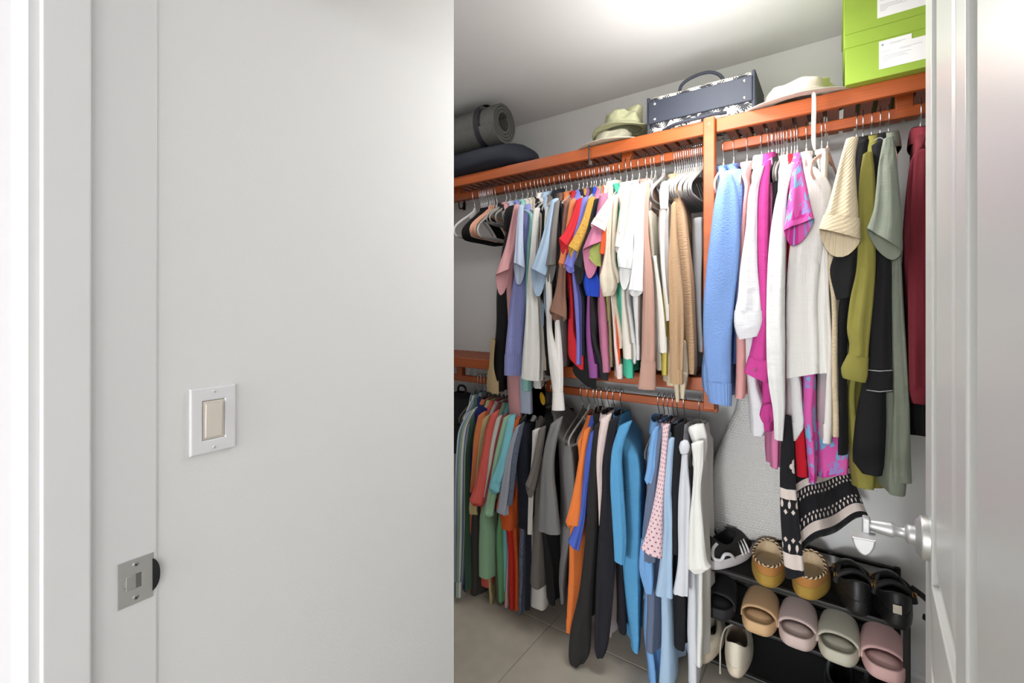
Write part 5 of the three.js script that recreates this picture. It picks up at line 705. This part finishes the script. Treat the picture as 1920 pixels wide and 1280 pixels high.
// sneakers and shoes with the heel outwards: turned half round
const heelOut = Math.PI;
function slipper(label, px, turn) {
  const t = place('slipper', label, 'slipper', px, 1085, S1, -1.985, heelOut + turn, 'tan slippers on the top shelf');
  const L = 0.235, W = 0.118;
  part('platform', soleGeo(L, W, 0.042, { flare: 1.03, heelW: 0.92 }), shoeMat([172, 138, 58], 0.8), t);
  part('upper', upperGeo(L, W, 0.04, { oc: -0.14, ol: 0.31, ow: 0.8, rim: [0.030, 0.036, 0.062], bulge: 1.02, heelW: 0.92, only: 'outer' }), shoeMat([186, 128, 66], 0.9, T.fleece, 0.001), t);
  part('lining', upperGeo(L, W, 0.04, { oc: -0.14, ol: 0.31, ow: 0.8, rim: [0.030, 0.036, 0.062], bulge: 1.02, heelW: 0.92, only: 'lining' }), cloth([222, 198, 162], 'fleece'), t);
  part('insole', soleGeo(L * 0.78, W * 0.8, 0.012, { heelW: 0.92 }), cloth([206, 182, 146], 'fleece'), t, [0, 0.046, -0.012]);
  const n = 120, rows = []; for (let k = 0; k < 2; k++) { const pts = []; for (let i = 0; i < n; i++) { const a = i / n * 6.2832, c = Math.cos(a), s = Math.sin(a), w = i * 1.15 + k * 3.1416; pts.push([Math.sign(s) * Math.abs(s) ** 0.85 * W / 2 * 0.83 + 0.0025 * Math.cos(w), 0.043 + (c > 0 ? 0.036 - 0.006 * c * c : 0.036 + 0.026 * c * c) + 0.0025 * Math.sin(w), -0.14 * L - c * 0.315 * L]); } part('braid', tube(pts, 0.0028, 240, 5, true), std(k ? [226, 208, 176] : [96, 62, 38], 0.8), t); }
}
slipper('tan suede slipper with braided rim, beside the black and white sneaker', 1441, 0.05);
slipper('tan suede slipper with braided rim, under the patterned skirt fold', 1520, -0.12);
function sneaker(label, px, py, y, z, turn, col, opt) {
  const t = place('sneaker', label, 'sneaker', px, py, y, z, heelOut + turn, opt.g), L = 0.275, W = 0.104;
  part('sole', soleGeo(L, W, 0.036, { flare: 1.03, heelW: 0.86, lift: 0.004 }), shoeMat(opt.sole, 0.6), t);
  const up = { oc: -0.2, ol: 0.265, ow: 0.68, rim: [0.094, 0.06, 0.085], bulge: 1.07 };
  part('upper', upperGeo(L, W, 0.028, { ...up, only: 'outer' }), shoeMat(col, 0.65), t);
  part('lining', upperGeo(L, W, 0.028, { ...up, only: 'lining' }), shoeMat(opt.lining || col, 0.85), t);
  part('tongue', rbx(0.042, 0.06, 0.006, 0.003, 2), shoeMat(opt.lining || col, 0.8), t, [0, 0.1, 0.022], [-0.85, 0, 0]);
  if (opt.stripes) for (const s of [-1, 1]) { for (let k = 0; k < 3; k++) part('stripe', tube([[s * 0.051, 0.034, 0.01 + k * 0.02], [s * 0.047, 0.06, 0.0 + k * 0.02], [s * 0.036, 0.085, -0.008 + k * 0.02]], 0.0042, 10, 6), M.white, t); part('heel_wave', tube([[s * 0.046, 0.034, -0.05], [s * 0.047, 0.055, -0.075], [s * 0.04, 0.058, -0.098], [s * 0.034, 0.04, -0.112], [s * 0.018, 0.045, -0.131], [s * 0.014, 0.075, -0.128], [s * 0.022, 0.095, -0.115]], 0.006, 30, 6).scale(1.07, 1.1, 1.04), M.white, t); }
  if (opt.lace) part('lace', tube([[0.02, 0.11, 0.0], [0.045, 0.1, -0.03], [0.058, 0.05, -0.06], [0.056, 0.01, -0.085], [0.052, -0.02, -0.12]], 0.0032, 24, 6), shoeMat([210, 204, 190], 0.9), t);
  for (let k = 0; k < 4; k++) part('lace', tube([[-0.022, 0.088 - k * 0.013, 0.045 + k * 0.018], [0, 0.095 - k * 0.013, 0.046 + k * 0.018], [0.022, 0.088 - k * 0.013, 0.045 + k * 0.018]], 0.003, 8, 5), shoeMat(opt.sole, 0.9), t);
}
sneaker('black sneaker with white stripes and thick white sole on the top shelf', 1368, 1060, S1, -2.0, -0.38, [34, 34, 36], { sole: [232, 228, 232], stripes: true, lining: [30, 30, 32], g: 'black and white sneakers' });
sneaker('second black sneaker with white stripes, mostly hidden by the white shirt', 1312, 1048, S1, -2.0, -0.3, [34, 34, 36], { sole: [232, 228, 232], stripes: true, lining: [30, 30, 32], g: 'black and white sneakers' });
sneaker('cream leather sneaker with a trailing lace on the lowest shelf', 1385, 1240, S3, -1.985, 0.06, [228, 220, 202], { sole: [222, 208, 188], lining: [120, 105, 92], lace: true, tab: [220, 210, 192], g: 'cream sneakers on the lowest shelf' });
sneaker('cream leather sneaker half behind the white shirt on the lowest shelf', 1331, 1222, S3, -1.985, -0.03, [228, 220, 202], { sole: [222, 208, 188], lining: [120, 105, 92], tab: [220, 210, 192], g: 'cream sneakers on the lowest shelf' });
function buckleShoe(label, px, turn, z, extra) {
  const t = place('platform_sandal', label, 'sandal', px, 1130, S1, z, heelOut + turn, 'black platform sandals on the top shelf'), L = 0.25, W = 0.108;
  part('platform', soleGeo(L, W, 0.048, { heelW: 0.92, flare: 1.02 }), M.blackLeather, t);
  part('upper', upperGeo(L, W, 0.045, { oc: -0.1, ol: 0.33, ow: 0.74, rim: [0.062, 0.03, 0.05], bulge: 1.04, heelW: 0.92 }), shoeMat([28, 28, 29], 0.4), t);
  for (const [z0, h] of [[-0.03, 0.085], [0.045, 0.075]]) part('strap', tube([[-0.052, 0.05, z0], [-0.044, h - 0.01, z0], [0, h + 0.012, z0 + 0.004], [0.044, h - 0.01, z0], [0.052, 0.05, z0]], 0.011, 24, 8).scale(1, 1, 1), M.blackLeather, t);
  for (const [x, y, z0] of [[0.048, 0.082, -0.032], [-0.046, 0.082, -0.03], [0.046, 0.075, 0.045]]) { const b = part('buckle', new THREE.TorusGeometry(0.009, 0.0018, 6, 4, 6.2832).rotateZ(0.785), M.gold, t, [x * 1.12, y, z0 - 0.012], [0.3, x > 0 ? 0.9 : -0.9, 0]); part('prong', rod(0.0013, 0.014, 6), M.gold, b, [0, 0, 0.001], [0, 0, 1.2]); }
  if (extra) { part('tag', rbx(0.022, 0.026, 0.002, 0.001), std([196, 188, 172], 0.5), t, [0.004, 0.064, -L / 2 - 0.003], [0.1, 0, 0]); part('loose_strap', tube([[-0.05, 0.085, 0.0], [-0.085, 0.07, -0.03], [-0.1, 0.055, -0.07], [-0.085, 0.045, -0.1], [-0.062, 0.05, -0.1]], 0.009, 24, 8), M.blackLeather, t); part('buckle', new THREE.TorusGeometry(0.014, 0.002, 6, 4).rotateZ(0.785), M.chrome, t, [-0.098, 0.054, -0.078], [0, 0.8, 0]); }
}
buckleShoe('black platform sandal with small gold buckles, beside the tan slippers', 1598, 0.12, -1.99);
buckleShoe('black platform sandal with pale heel tag and loose strap at rack end', 1672, 0.06, -1.985, true);
for (const [i, px] of [1575, 1648].entries()) {
  const t = place('ankle_boot', i ? 'black leather shoe on the lowest shelf below the rose pink slide' : 'black leather shoe on the lowest shelf below the pistachio slide', 'shoe', px, 1275, S3, -1.99, heelOut, 'black shoes on the lowest shelf');
  part('sole', soleGeo(0.26, 0.1, 0.034, { heelW: 0.9 }), M.blackLeather, t); part('upper', upperGeo(0.26, 0.1, 0.03, { ow: 0.62, rim: [0.07, 0.055, 0.075], oc: -0.14, ol: 0.3 }), shoeMat([26, 26, 27], 0.4), t);
  part('pull_tab', rbx(0.014, 0.022, 0.003, 0.001), M.white, t, [0.01, 0.06, -0.132]);
}

renderer.render(scene, camera);
